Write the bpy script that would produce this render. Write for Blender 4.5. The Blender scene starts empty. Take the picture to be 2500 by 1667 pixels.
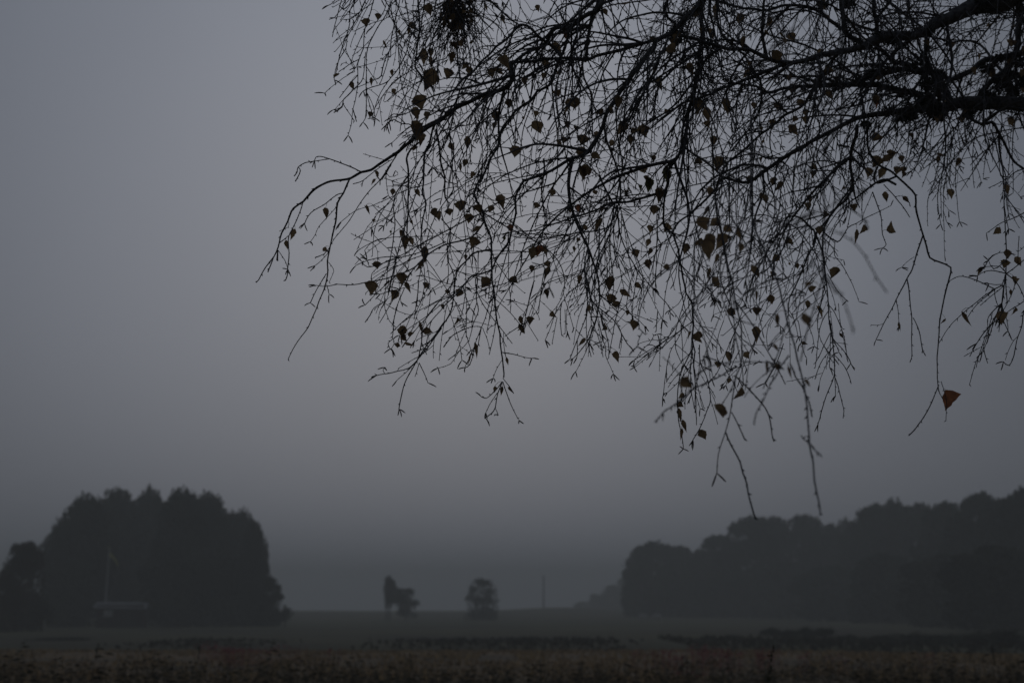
import bpy, math, random
import numpy as np
from mathutils import Vector, Matrix, noise
random.seed(7)
rng = np.random.default_rng(7)
scene = bpy.context.scene
COL = scene.collection
R = math.radians

# ------------------------------------------------------------------ camera
FPX = 2500 * 50 / 36.0            # focal length in photo pixels
CAMZ = 2.0
PITCH = math.atan((1478 - 833.5) / FPX)
cam = bpy.data.cameras.new('camera'); camo = bpy.data.objects.new('camera', cam); COL.objects.link(camo)
cam.lens = 50; cam.sensor_width = 36; cam.clip_start = 0.05; cam.clip_end = 6000
camo.location = (0, 0, CAMZ); camo.rotation_euler = (math.pi / 2 + PITCH, 0, 0)
cam.dof.use_dof = True; cam.dof.focus_distance = 4.0; cam.dof.aperture_fstop = 4.2
scene.camera = camo
FW = Vector((0, math.cos(PITCH), math.sin(PITCH))); UP = Vector((0, -math.sin(PITCH), math.cos(PITCH)))
RT = Vector((1, 0, 0)); CP = Vector((0, 0, CAMZ))
def ray(px, py): return FW + RT * ((px - 1250) / FPX) + UP * ((833.5 - py) / FPX)
def P(px, py, d): return CP + ray(px, py) * d                      # at depth d along the view axis
def PY(px, py, Y):                                                # on the vertical plane y = Y
    r = ray(px, py); return CP + r * (Y / r.y)
def proj(p):
    v = p - CP; d = v.dot(FW)
    return 1250 + FPX * v.x / d, 833.5 - FPX * v.dot(UP) / d, d

# ------------------------------------------------------------------ world, sun, exposure
EXPO = -1.5
scene.view_settings.view_transform = 'Standard'; scene.view_settings.look = 'None'
scene.view_settings.exposure = EXPO; scene.view_settings.gamma = 1.0
scene.cycles.volume_bounces = 3; scene.cycles.max_bounces = 8
scene.cycles.transparent_max_bounces = 8
GLOW = ray(1130, 400).normalized()
SUN_EL = math.asin(GLOW.z); SUN_AZ = math.atan2(GLOW.x, GLOW.y)
w = bpy.data.worlds.new("World"); scene.world = w; w.use_nodes = True
nt = w.node_tree; N = nt.nodes; L = nt.links
bg = N['Background']
sky = N.new('ShaderNodeTexSky'); sky.sky_type = 'NISHITA'; sky.sun_disc = False
sky.sun_elevation = SUN_EL; sky.sun_rotation = SUN_AZ; sky.dust_density = 6.0
tc = N.new('ShaderNodeTexCoord')
dot = N.new('ShaderNodeVectorMath'); dot.operation = 'DOT_PRODUCT'; dot.inputs[1].default_value = GLOW
nrm = N.new('ShaderNodeVectorMath'); nrm.operation = 'NORMALIZE'
L.new(tc.outputs['Generated'], nrm.inputs[0]); L.new(nrm.outputs[0], dot.inputs[0])
def math_(op, a, b=None):
    m = N.new('ShaderNodeMath'); m.operation = op
    for i, v in enumerate((a, b)):
        if v is None: continue
        if isinstance(v, (int, float)): m.inputs[i].default_value = v
        else: L.new(v, m.inputs[i])
    return m.outputs[0]
SIG = 0.285
g = math_('EXPONENT', math_('MULTIPLY', math_('SUBTRACT', dot.outputs['Value'], 1.0), 1 / SIG ** 2))
noi = N.new('ShaderNodeTexNoise'); noi.inputs['Scale'].default_value = 3.0; noi.inputs['Detail'].default_value = 3
L.new(nrm.outputs[0], noi.inputs['Vector'])
var = math_('ADD', math_('MULTIPLY', noi.outputs[0], 0.16), 0.92)
sep = N.new('ShaderNodeSeparateXYZ'); L.new(nrm.outputs[0], sep.inputs[0])
zen = math_('MULTIPLY', math_('POWER', math_('MAXIMUM', sep.outputs[2], 0.0), 3.0), 0.75)        # overcast: brightest overhead
lum = math_('MULTIPLY', math_('ADD', math_('ADD', math_('MULTIPLY', g, 0.76), 0.22), zen), var)
SKYPEAK = 0.252 / (2 ** EXPO)
lum = math_('MULTIPLY', lum, SKYPEAK)
grey = N.new('ShaderNodeVectorMath'); grey.operation = 'SCALE'; grey.inputs[0].default_value = (0.872, 0.994, 1.25)
L.new(lum, grey.inputs['Scale'])
ss = N.new('ShaderNodeVectorMath'); ss.operation = 'SCALE'; ss.inputs['Scale'].default_value = 0.05
L.new(sky.outputs[0], ss.inputs[0])
mix = N.new('ShaderNodeMix'); mix.data_type = 'RGBA'; mix.inputs[0].default_value = 0.94
L.new(ss.outputs[0], mix.inputs[6]); L.new(grey.outputs[0], mix.inputs[7])
L.new(mix.outputs[2], bg.inputs['Color']); bg.inputs['Strength'].default_value = 1.0

sl = bpy.data.lights.new('sun', 'SUN'); sl.energy = 0.12; sl.angle = R(40); sl.color = (1, 1, .97)
so = bpy.data.objects.new('sun', sl); COL.objects.link(so)
so.rotation_euler = GLOW.to_track_quat('Z', 'Y').to_euler(); so.location = (0, 0, 30)

# ------------------------------------------------------------------ materials
def mat(name, col, col2=None, scale=5.0, rough=0.9, bump=0.0, trans=0.0, perobj=False, detail=4):
    m = bpy.data.materials.new(name); m.use_nodes = True
    n = m.node_tree.nodes; l = m.node_tree.links
    b = n['Principled BSDF']; b.inputs['Roughness'].default_value = rough
    b.inputs['Specular IOR Level'].default_value = 0.15
    t = n.new('ShaderNodeTexCoord'); no = n.new('ShaderNodeTexNoise')
    no.inputs['Scale'].default_value = scale; no.inputs['Detail'].default_value = detail
    l.new(t.outputs['Object'], no.inputs['Vector'])
    cr = n.new('ShaderNodeValToRGB')
    c2 = col2 or tuple(c * 0.6 for c in col)
    cr.color_ramp.elements[0].position = 0.35; cr.color_ramp.elements[0].color = (*c2, 1)
    cr.color_ramp.elements[1].position = 0.65; cr.color_ramp.elements[1].color = (*col, 1)
    l.new(no.outputs[0], cr.inputs[0])
    out = cr.outputs[0]
    l.new(out, b.inputs['Base Color'])
    if bump:
        bp = n.new('ShaderNodeBump'); bp.inputs['Strength'].default_value = bump
        l.new(no.outputs[0], bp.inputs['Height']); l.new(bp.outputs[0], b.inputs['Normal'])
    if trans:
        tr = n.new('ShaderNodeBsdfTranslucent'); l.new(out, tr.inputs[0])
        mx = n.new('ShaderNodeMixShader'); mx.inputs[0].default_value = trans
        l.new(b.outputs[0], mx.inputs[1]); l.new(tr.outputs[0], mx.inputs[2])
        l.new(mx.outputs[0], n['Material Output'].inputs['Surface'])
    return m
M = dict(
    bark=mat('birch_branch_bark', (.085, .085, .088), (.028, .028, .030), 60, bump=.5),
    trunk=mat('birch_trunk_bark', (.42, .40, .37), (.06, .05, .045), 9, bump=.4),
    twig=mat('birch_twig', (.095, .095, .10), (.05, .05, .055), 90),
    leaf=mat('dry_birch_leaf', (.34, .24, .13), (.13, .09, .055), 34, trans=.5),
    leafo=mat('orange_birch_leaf', (.46, .18, .085), (.24, .11, .06), 40, trans=.5),
    leafg=mat('green_birch_leaf', (.24, .26, .10), (.15, .14, .07), 30, trans=.45),
    catkin=mat('birch_catkin', (.045, .036, .028), (.025, .02, .018), 200),
    lichen=mat('branch_lichen', (.055, .06, .045), (.02, .02, .018), 60),
    farleaf=mat('tree_foliage', (.055, .066, .036), (.024, .030, .018), .5),
    farleaf2=mat('autumn_foliage', (.075, .058, .030), (.028, .026, .016), .5),
    fartrunk=mat('tree_trunk', (.06, .05, .04), (.025, .022, .02), 3),
    ground=mat('field_soil', (.17, .110, .050), (.08, .055, .026), .15, bump=.3, detail=10),
    pasture=mat('pasture_grass', (.064, .062, .022), (.026, .024, .011), .06, detail=8),
    weed=mat('field_weeds', (.34, .22, .085), (.22, .14, .056), .8),
    weedg=mat('green_weeds', (.050, .045, .022), (.024, .022, .011), 3),
    ditch=mat('ditch_reeds', (.055, .052, .028), (.028, .027, .016), .4),
    poppy=mat('poppy_petals', (.28, .035, .04), (.18, .025, .03), 3),
    roof=mat('shed_roof', (.20, .20, .20), (.12, .12, .12), 2),
    wall=mat('shed_wall', (.05, .035, .03), (.03, .022, .02), 2),
    white=mat('white_paint', (.42, .42, .40), (.32, .32, .30), 2),
    wool=mat('sheep_wool', (.42, .41, .39), (.30, .29, .27), 9),
    pennant=mat('pennant_cloth', (.42, .40, .12), (.30, .30, .10), 3),
    pole=mat('pole_wood', (.05, .045, .04), (.03, .028, .025), 3),
)

# ------------------------------------------------------------------ mesh helpers
class MB:
    def __init__(s): s.v = []; s.f = []
    def tube(s, pts, rad, sides=4, cap=True):
        n = len(pts)
        if n < 2: return
        base = len(s.v)
        t = (pts[1] - pts[0]).normalized()
        a = Vector((0, 0, 1)) if abs(t.z) < .9 else Vector((1, 0, 0))
        u = t.cross(a).normalized()
        for i, p in enumerate(pts):
            t = (pts[min(i + 1, n - 1)] - pts[max(i - 1, 0)])
            if t.length < 1e-9: t = Vector((0, 0, -1))
            t.normalize()
            u = (u - t * u.dot(t))
            if u.length < 1e-6: u = t.orthogonal()
            u.normalize(); vv = t.cross(u); r = rad[i]
            for k in range(sides):
                an = 2 * math.pi * k / sides
                s.v.append(p + u * (math.cos(an) * r) + vv * (math.sin(an) * r))
        for i in range(n - 1):
            for k in range(sides):
                a0 = base + i * sides + k; a1 = base + i * sides + (k + 1) % sides
                s.f.append((a0, a1, a1 + sides, a0 + sides))
        if cap:
            s.f.append(tuple(base + (n - 1) * sides + k for k in range(sides)))
            s.f.append(tuple(base + sides - 1 - k for k in range(sides)))
    def spike(s, p, d, ln, wd):
        d = d.normalized(); u = d.orthogonal().normalized(); v = d.cross(u); b = len(s.v)
        for k in range(3):
            an = 2.094 * k; s.v.append(p + (u * math.cos(an) + v * math.sin(an)) * wd)
        s.v.append(p + d * ln)
        s.f += [(b, b + 1, b + 3), (b + 1, b + 2, b + 3), (b + 2, b, b + 3)]
    def poly(s, pts):
        b = len(s.v); s.v += list(pts); s.f.append(tuple(range(b, b + len(pts))))
    def box(s, c, sz, rz=0):
        b = len(s.v); m = Matrix.Rotation(rz, 3, 'Z')
        for x in (-1, 1):
            for y in (-1, 1):
                for z in (-1, 1): s.v.append(Vector(c) + m @ Vector((x * sz[0] / 2, y * sz[1] / 2, z * sz[2] / 2)))
        s.f += [tuple(b + i for i in q) for q in ((0, 1, 3, 2), (4, 6, 7, 5), (0, 4, 5, 1), (2, 3, 7, 6), (0, 2, 6, 4), (1, 5, 7, 3))]
    def build(s, name, m, parent=None, loc=None, smooth=False):
        me = bpy.data.meshes.new(name); o0 = Vector(loc) if loc is not None else Vector((0, 0, 0))
        me.from_pydata([tuple(v - o0) for v in s.v], [], s.f)
        for mm in (m if isinstance(m, (list, tuple)) else [m]): me.materials.append(mm)
        if smooth: me.polygons.foreach_set('use_smooth', [True] * len(me.polygons))
        o = bpy.data.objects.new(name, me); COL.objects.link(o)
        if loc is not None: o.location = loc
        if parent: o.parent = parent
        return o
def npmesh(name, v, f, m, parent=None):
    v = np.asarray(v, np.float32); f = np.asarray(f, np.int32); k = f.shape[1]
    me = bpy.data.meshes.new(name); me.vertices.add(len(v)); me.vertices.foreach_set('co', v.ravel())
    me.loops.add(f.size); me.loops.foreach_set('vertex_index', f.ravel())
    me.polygons.add(len(f)); me.polygons.foreach_set('loop_start', np.arange(0, f.size, k, dtype=np.int32))
    me.update(calc_edges=True); me.materials.append(m)
    o = bpy.data.objects.new(name, me); COL.objects.link(o)
    if parent: o.parent = parent
    return o
def tag(o, label=None, cat=None, group=None, kind=None):
    for k, v in (('label', label), ('category', cat), ('group', group), ('kind', kind)):
        if v: o[k] = v
    return o
def empty(name, loc=(0, 0, 0), rz=0):
    o = bpy.data.objects.new(name, None); o.empty_display_size = .2; COL.objects.link(o)
    o.location = loc; o.rotation_euler = (0, 0, rz); return o

# ------------------------------------------------------------------ terrain
def sm(a, b, x):
    t = min(1, max(0, (x - a) / (b - a))); return t * t * (3 - 2 * t)
def gh(x, y):
    z = 0.75 * sm(190, 330, y) - 6.0 * sm(350, 520, y)
    z += 0.75 * math.exp(-((x - 10) / 13) ** 2 - ((y - 330) / 40) ** 2)
    z += 0.08 * noise.noise(Vector((x * .05, y * .05, 0))) * sm(5, 30, y)
    z += 0.22 * noise.noise(Vector((x * .035, y * .02, 3))) * sm(180, 300, y)
    z -= 0.35 * math.exp(-((y - fy(x)) / 3.0) ** 2)
    return z
def fy(x): return 70 - 14 * sm(4, 40, x) + .8 * math.sin(x * .11)      # far edge of the brown field
def sheet(name, xs, ys, m, dz=0.0, cond=None):
    v = []; idx = {}
    f = []
    for j, y in enumerate(ys):
        for i, x in enumerate(xs):
            v.append((x, y, gh(x, y) + dz))
    nx = len(xs)
    for j in range(len(ys) - 1):
        for i in range(nx - 1):
            f.append((j * nx + i, j * nx + i + 1, (j + 1) * nx + i + 1, (j + 1) * nx + i))
    o = npmesh(name, v, f, m); tag(o, kind='structure'); return o
def span(a, b, s): return list(np.arange(a, b + s * .5, s))
xs = [-2500, -1200, -600, -350] + span(-220, 220, 4) + [350, 600, 1200, 2500]
ys = [-2500, -600, -200, -60, -20] + span(-10, 120, 2.0) + span(126, 520, 6) + [700, 1000, 1600, 2500]
sheet('ground', xs, ys, M['pasture'])
# brown field sheet
v = []; f = []
fx = span(-90, 90, 2.0)
for i, x in enumerate(fx):
    e = fy(x) - 1.0
    for j in range(41):
        y = -30 + (e + 30) * j / 40
        v.append((x, y, gh(x, y) + .012))
for i in range(len(fx) - 1):
    for j in range(40):
        a = i * 41 + j; f.append((a, a + 41, a + 42, a + 1))
tag(npmesh('brown_field', v, f, M['ground']), kind='structure')

# ------------------------------------------------------------------ field plants
def blades(n, yfun, hfun, wfun, xw=None, lean=.3, droop=True):
    V = np.zeros((n, 4, 3), np.float32)
    for i in range(n):
        y = yfun(); hw = y * .37 + 3
        x = random.uniform(-hw, hw)
        while noise.noise(Vector((x * .7, y * .22, 0))) + .6 * noise.noise(Vector((x * .2, y * .08, 5))) + random.gauss(0, .22) < -.12:
            y = yfun(); hw = y * .37 + 3; x = random.uniform(-hw, hw)
        if y > fy(x) - .5: y = fy(x) - random.uniform(.5, 6)
        h = hfun(y) * random.uniform(.55, 1.25); wd = wfun(y); a = random.uniform(0, 6.283)
        z = gh(x, y); lx, ly = random.gauss(0, lean) * h, random.gauss(0, lean) * h
        dx, dy = math.cos(a) * wd / 2, math.sin(a) * wd / 2
        V[i] = ((x - dx * .5, y - dy * .5, z), (x + dx * .5, y + dy * .5, z),
                (x + lx + dx, y + ly + dy, z + h * .7), (x + lx * 1.5 - dx * .4, y + ly * 1.5, z + h))
    return V.reshape(-1, 3), np.arange(n * 4).reshape(n, 4)
hv = lambda y: (.12 + .22 * max(0, noise.noise(Vector((y * .3, 0, 0)))))
v, f = blades(26000, lambda: 18 + 62 * random.random() ** 1.3, hv, lambda y: .03 + .0016 * y)
tag(npmesh('field_weed_cover', v, f, M['weed']), 'low brown dried weeds covering the field below the fog', 'weeds', kind='stuff')
# ditch reeds along the far edge of the field
def ditch(n, x0, x1, h0, h1, off, spread):
    V = np.zeros((n, 4, 3), np.float32)
    for i in range(n):
        t = random.random(); x = x0 + (x1 - x0) * t
        while x < 9 and noise.noise(Vector((x * .11, 1.7, 0))) + random.gauss(0, .12) < .02: t = random.random(); x = x0 + (x1 - x0) * t
        y = fy(x) + off + random.uniform(-spread, spread)
        k = .5 + .8 * max(0, .5 + noise.noise(Vector((x * .12, 7, 0))) + .6 * noise.noise(Vector((x * .5, 3, 0)))) * (1 if x > 8 else .8)
        h = (h0 + (h1 - h0) * t) * k * .75 * random.uniform(.5, 1.2); wd = random.uniform(.1, .3); a = random.uniform(0, 6.283)
        z = gh(x, y) - .05; lx, ly = random.gauss(0, .25) * h, random.gauss(0, .25) * h
        dx, dy = math.cos(a) * wd / 2, math.sin(a) * wd / 2
        V[i] = ((x - dx, y - dy, z), (x + dx, y + dy, z), (x + lx + dx, y + ly + dy, z + h * .7), (x + lx - dx, y + ly, z + h))
    return V.reshape(-1, 3), np.arange(n * 4).reshape(n, 4)
v, f = ditch(4600, -34, 34, .20, .52, 9.0, 12.0)
tag(npmesh('ditch_reeds', v, f, M['ditch']), 'dark strip of low reeds along the ditch at the far edge of the brown field', 'reeds', kind='stuff')
# poppies in loose drifts
mb = MB()
drifts = [(510, 1577, 26), (550, 1588, 30), (585, 1590, 30), (640, 1588, 16), (680, 1578, 10), (810, 1590, 8), (720, 1583, 8), (1552, 1592, 8), (1592, 1594, 8),
          (1630, 1592, 18), (1655, 1607, 16), (1700, 1590, 20), (1715, 1582, 20), (1730, 1598, 24), (1765, 1592, 24), (1785, 1598, 20), (1870, 1592, 22), (1860, 1600, 20),
          (1960, 1600, 8), (2040, 1604, 8), (1705, 1652, 5), (2250, 1600, 6)]
for px, py, n in drifts:
    for _ in range(int(n * 1.6)):
        qx = px + random.gauss(0, 16); qy = py + random.gauss(0, 4.5)
        r_ = ray(qx, max(qy, 1560)); t = (CAMZ - .5) / -r_.z
        p = CP + r_ * t
        if p.y > fy(p.x) - 1 or p.y < 20: continue
        c = Vector((p.x, p.y, gh(p.x, p.y) + .5)); s_ = random.uniform(.035, .06)
        mb.tube([c - Vector((0, 0, .5)), c], [.004, .003], 3)
        for k in range(4):
            a = k * 1.571 + random.uniform(-.3, .3); d = Vector((math.cos(a), math.sin(a), random.uniform(.2, .9))) * s_
            e = Vector((-math.sin(a), math.cos(a), 0)) * s_ * .7
            mb.poly([c, c + d * .7 + e, c + d * 1.1, c + d * .7 - e])
tag(mb.build('poppies', M['poppy']), 'drifts of red poppies in the brown field', 'poppies', kind='stuff')

def weed(mb, base, h, leafn, lean, lsz=.12, plume=False):
    pts = []; n = 8
    for i in range(n + 1):
        t = i / n; pts.append(base + Vector((lean[0] * t * t, lean[1] * t * t, h * t)) + Vector((random.gauss(0, .006), 0, 0)))
    mb.tube(pts, [.0038 * (1 - t / n * .7) for t in range(n + 1)], 4)
    for k in range(leafn):
        t = .25 + .75 * k / max(1, leafn - 1); i = min(n - 1, int(t * n)); p = pts[i].lerp(pts[i + 1], t * n - i)
        a = random.uniform(0, 6.283); s = lsz * (1.25 - t * .8) * random.uniform(.7, 1.2)
        d = Vector((math.cos(a), math.sin(a), random.uniform(0.0, .5))); e = Vector((-d.y, d.x, 0)) * .22
        q1 = p + d * s * .5; q2 = p + d * s + Vector((0, 0, -.35 * s))
        mb.poly([p, q1 + e * s, q2, q1 - e * s])
    if plume:
        p = pts[-1]
        for _ in range(26):
            q = p + Vector((lean[0], lean[1], h)).normalized() * random.uniform(-.16, .05)
            mb.spike(q, Vector((random.gauss(0, .5), random.gauss(0, .5), 1)), random.uniform(.02, .05), .006)
# dense stand of uncountable weeds nearest the camera
mb = MB()
for _ in range(2200):
    y = 13 + 24 * random.random(); x = random.uniform(-y * .38 - 1, y * .38 + 1)
    top = 1622 - 26 * max(0, -x / y / .36) - 14 * max(0, x / y / .36) + 40 * noise.noise(Vector((x * .6, y * .3, 2))) + random.gauss(0, 12)
    zt = PY(1250, max(top, 1594), y).z * random.uniform(.8, 1)
    if zt < .35: continue
    weed(mb, Vector((x, y, gh(x, y))), zt, random.randint(5, 10), (random.gauss(0, .1), random.gauss(0, .1)), random.uniform(.09, .2))
tag(mb.build('tall_weeds', M['weedg']), 'dense dark tall weeds along the bottom of the field', 'weeds', kind='stuff')
# stems that stand out one by one: px, py of the top, distance, lean, plume, label
stems = [
    (640, 1568, 9.0, .12, 0, 'tallest dark leafy weed rising in front of the left trees'),
    (228, 1582, 9.5, .06, 1, 'feathery reed plume in front of the pale roofed shed'),
    (262, 1585, 9.0, -.05, 0, 'dark leafy weed just right of the feathery reed plume'),
    (480, 1582, 10, .05, 1, 'thin reed with small plume below the big left trees'),
    (70, 1570, 9.2, -.1, 0, 'dark leafy weed at the far left edge of the field'),
    (835, 1606, 10, .08, 0, 'bent leafy weed left of the two small field trees'),
    (940, 1624, 11, .1, 0, 'bushy low weed below the leaning birch'),
    (1310, 1618, 11, .0, 0, 'upright leafy weed below the utility pole'),
    (1235, 1632, 12, .06, 0, 'short leafy weed left of the one below the utility pole'),
    (1668, 1604, 12, .02, 0, 'narrow leafy weed under the gap in the poppies'),
    (1822, 1602, 7.0, .16, 1, 'single black grass stem with seed head leaning right'),
    (1570, 1632, 12, .1, 0, 'low weed left of the black grass stem'),
    (2130, 1622, 12, .05, 0, 'leafy weed under the right wood'),
    (2330, 1600, 11, -.06, 0, 'taller leafy weed near the right edge of the field'),
    (370, 1590, 10, .04, 0, 'thin dark weed right of the shed roof'),
    (1010, 1600, 12, -.06, 1, 'thin reed plume below the gap between the two small field trees'),
    (2440, 1590, 9, -.08, 1, 'reed plume closest to the right edge of the photo'),
]
for px, py, d, ln, pl, lab in stems:
    d *= 2.0 if px != 1822 else 1.3
    top = PY(px, py, d); b = Vector((top.x - ln, top.y, gh(top.x, top.y)))
    m_ = MB(); weed(m_, b, top.z - b.z, 7 if pl else 26, (ln * 2, 0), .24 if not pl else .12, bool(pl))
    e_ = empty('field_weed' if not pl else 'reed_stem', b)
    tag(e_, lab, 'weed' if not pl else 'reed', 'single tall stems standing above the field')
    o = m_.build('stem', M['weedg']); o.parent = e_; o.location = -b

# ------------------------------------------------------------------ far trees
def crown_mesh(lobes, n, sz, m, name, seed=0):
    r = np.random.default_rng(seed)
    vol = np.array([l[3] * l[4] * l[5] for l in lobes]) ** .62; vol /= vol.sum()
    c = r.choice(len(lobes), n, p=vol); Lb = np.array(lobes)[c]
    d = r.normal(size=(n, 3)); d /= np.linalg.norm(d, axis=1)[:, None]
    rad = r.uniform(.2, 1.0, n) ** .5
    rad *= 1 + .10 * np.sin(d[:, 0] * 9 + Lb[:, 0] * 3) * np.cos(d[:, 2] * 8)
    rad += (r.random(n) > .93) * r.uniform(0, .14, n)
    p = Lb[:, :3] + d * rad[:, None] * Lb[:, 3:6]
    a = r.normal(size=(n, 3)); a /= np.linalg.norm(a, axis=1)[:, None]
    b = np.cross(a, r.normal(size=(n, 3))); b /= np.linalg.norm(b, axis=1)[:, None]
    s = (sz * r.uniform(.5, 1.3, n))[:, None]
    V = np.stack([p - a * s, p - b * s * .6, p + a * s, p + b * s * .6], 1).reshape(-1, 3)
    me_o = npmesh(name, V, np.arange(n * 4).reshape(n, 4), m); return me_o
def lobes_for(kind, rd):
    L_ = []
    if kind == 'poplar':       # unit: width 1 (radius .5), height 1
        L_.append((0, 0, .50, .40, .40, .42)); L_.append((0, 0, .70, .36, .36, .24)); L_.append((0, 0, .20, .42, .42, .22))
        for _ in range(10):
            a = rd.uniform(0, 6.28); q = rd.uniform(.20, .34); h = rd.uniform(.30, .66)
            L_.append((math.cos(a) * q, math.sin(a) * q, h, rd.uniform(.13, .2), rd.uniform(.13, .2), rd.uniform(.14, .24)))
        L_.append((0, 0, .80, .26, .26, .17))
        for _ in range(9):
            a = rd.uniform(0, 6.28); q = rd.uniform(.06, .26)
            L_.append((math.cos(a) * q, math.sin(a) * q, rd.uniform(.86, .91) - q * .5, rd.uniform(.11, .17), rd.uniform(.11, .17), rd.uniform(.045, .065)))
    elif kind == 'broad':
        L_.append((0, 0, .55, .44, .44, .40)); L_.append((0, 0, .22, .42, .42, .24))
        for _ in range(22):
            a = rd.uniform(0, 6.28); el = rd.uniform(-.3, 1.4); q = math.cos(el) * rd.uniform(.30, .40)
            L_.append((math.cos(a) * q, math.sin(a) * q, .58 + math.sin(el) * .33, rd.uniform(.10, .17), rd.uniform(.10, .17), rd.uniform(.05, .08)))
        for _ in range(7):
            a = rd.uniform(0, 6.28)
            L_.append((math.cos(a) * .30, math.sin(a) * .30, rd.uniform(.10, .28), .17, .17, .14))
    elif kind == 'open':
        for _ in range(20):
            a = rd.uniform(0, 6.28); el = rd.uniform(-.5, 1.4); q = math.cos(el) * rd.uniform(.15, .40)
            L_.append((math.cos(a) * q, math.sin(a) * q, .58 + math.sin(el) * .33, rd.uniform(.08, .15), rd.uniform(.08, .15), rd.uniform(.05, .10)))
        L_.append((0, 0, .50, .28, .28, .28))
        for _ in range(6):
            a = rd.uniform(0, 6.28); L_.append((math.cos(a) * .16, math.sin(a) * .16, rd.uniform(.12, .32), .13, .13, .11))
    elif kind == 'bush':
        for _ in range(12):
            a = rd.uniform(0, 6.28); q = rd.uniform(.0, .32)
            L_.append((math.cos(a) * q, math.sin(a) * q, rd.uniform(.3, .72 - q * .6), rd.uniform(.12, .24), rd.uniform(.12, .24), rd.uniform(.15, .27)))
    return L_
protos = {}
def proto(kind, var, n, sz, m):
    k = (kind, var, m)
    rd = random.Random(sum(map(ord, kind)) + var * 13)
    cr = crown_mesh(lobes_for(kind, rd), n, sz, M[m], 'crown', var + 5)
    mb = MB()
    th = .75 if kind != 'bush' else .5
    rr = .018 if kind != 'bush' else .03
    mb.tube([Vector((rd.gauss(0, .006) * i, rd.gauss(0, .006) * i, th * i / 6)) for i in range(7)], [rr * (1.15 - i / 7) for i in range(7)], 7)
    for _ in range(7):
        a = rd.uniform(0, 6.28); z0 = rd.uniform(.18, .5); ln = rd.uniform(.2, .34)
        mb.tube([Vector((0, 0, z0)), Vector((math.cos(a) * ln * .5, math.sin(a) * ln * .5, z0 + ln * .4)), Vector((math.cos(a) * ln, math.sin(a) * ln, z0 + ln * 1.0))], [rr * .45, rr * .3, rr * .1], 5)
    tr = mb.build('trunk', M['fartrunk'])
    protos[k] = (cr, tr); return cr, tr
used = set()
def tree(kind, var, px, top, wpx, Y, name, label, cat='tree', group=None, base=None, n=9000, sz=.03, m='farleaf', rz=None, zs=1.0):
    key = (kind, var, m)
    if key not in protos: proto(kind, var, n, sz, m)
    cr, tr = protos[key]
    p = PY(px, top, Y); z0 = gh(p.x, p.y) - .1
    if base is not None: z0 = PY(px, base, Y).z
    W = wpx / FPX * Y; H = p.z - z0
    e_ = empty(name, (p.x, p.y, z0), random.uniform(0, 6.28) if rz is None else rz)
    tag(e_, label, cat, group)
    for src in (cr, tr):
        if key not in used: o = src
        else: o = src.copy(); COL.objects.link(o)
        o.parent = e_
        fac = .92 if kind != 'bush' else .8
        o.scale = (W * 1.0, W * 1.0, H / .97)
    used.add(key); return e_
GL = 'trees round the pale roofed shed on the left'
lt = [(212, 1204, 180, 150, 'poplar', 0, 'tall poplar directly behind the flagpole, second from the left of the big left grove'),
      (163, 1262, 130, 147, 'poplar', 1, 'leftmost tree of the big left grove, stepping down to the grove edge'),
      (290, 1188, 165, 164, 'poplar', 2, 'tall round-topped poplar left of the notch in the grove skyline'),
      (368, 1184, 120, 170, 'poplar', 3, 'pointed poplar just right of the notch in the grove skyline'),
      (448, 1186, 165, 150, 'poplar', 4, 'broad tall poplar right of the middle of the big left grove'),
      (508, 1200, 160, 158, 'poplar', 0, 'rounded poplar on the right shoulder of the big left grove'),
      (552, 1240, 130, 164, 'poplar', 1, 'shorter poplar where the grove skyline drops to the right'),
      (594, 1238, 100, 168, 'poplar', 5, 'separate pointed treetop at the right of the grove skyline'),
      (622, 1268, 80, 151, 'poplar', 2, 'slim tree right of the separate pointed treetop'),
      (620, 1340, 105, 148, 'broad', 0, 'bushy tree forming the right flank of the big left grove'),
      (650, 1405, 90, 145, 'broad', 1, 'low spreading tree at the foot of the grove on its right'),
      (430, 1330, 190, 146, 'broad', 2, 'low dark tree filling the middle of the grove right of the shed'),
      (170, 1370, 140, 143, 'broad', 3, 'low dark tree at the left foot of the grove beside the shed'),
      (540, 1340, 150, 147, 'broad', 4, 'low tree between the middle and right flank of the grove'),
      (62, 1320, 118, 118, 'broad', 5, 'brownish tree standing alone at the far left edge'),
      (18, 1390, 90, 114, 'broad', 6, 'low tree cut by the left edge of the photo'),
      ]
for px, top, wd, Y, k, v_, lab in lt:
    tree(k, v_, px, top, wd, Y, 'poplar_tree' if k == 'poplar' else 'broadleaf_tree', lab, 'tree', GL, m='farleaf2' if px < 100 else 'farleaf', rz=px * .7)
tree('bush', 0, 698, 1464, 52, 140, 'round_bush', 'small round bush at the right foot of the left grove', 'bush', n=1500, sz=.03)
tree('bush', 1, 108, 1440, 90, 116, 'low_bush', 'dark bush between the lone brownish tree and the left grove', 'bush', n=1500, sz=.03)
# the two small trees in the middle and their neighbours
tree('broad', 9, 1178, 1410, 92, 205, 'field_tree', 'small open-crowned tree standing alone in the middle of the field', 'tree', base=1528, sz=.03, n=3200)
tree('bush', 2, 1190, 1492, 90, 204, 'low_bush', 'low bush round the foot of the lone open-crowned tree', 'bush', n=1500, sz=.03)
tree('open', 1, 992, 1434, 98, 200, 'field_tree', 'small round tree with a short trunk right of the leaning birch', 'tree', base=1516, sz=.03, n=2600)
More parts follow.
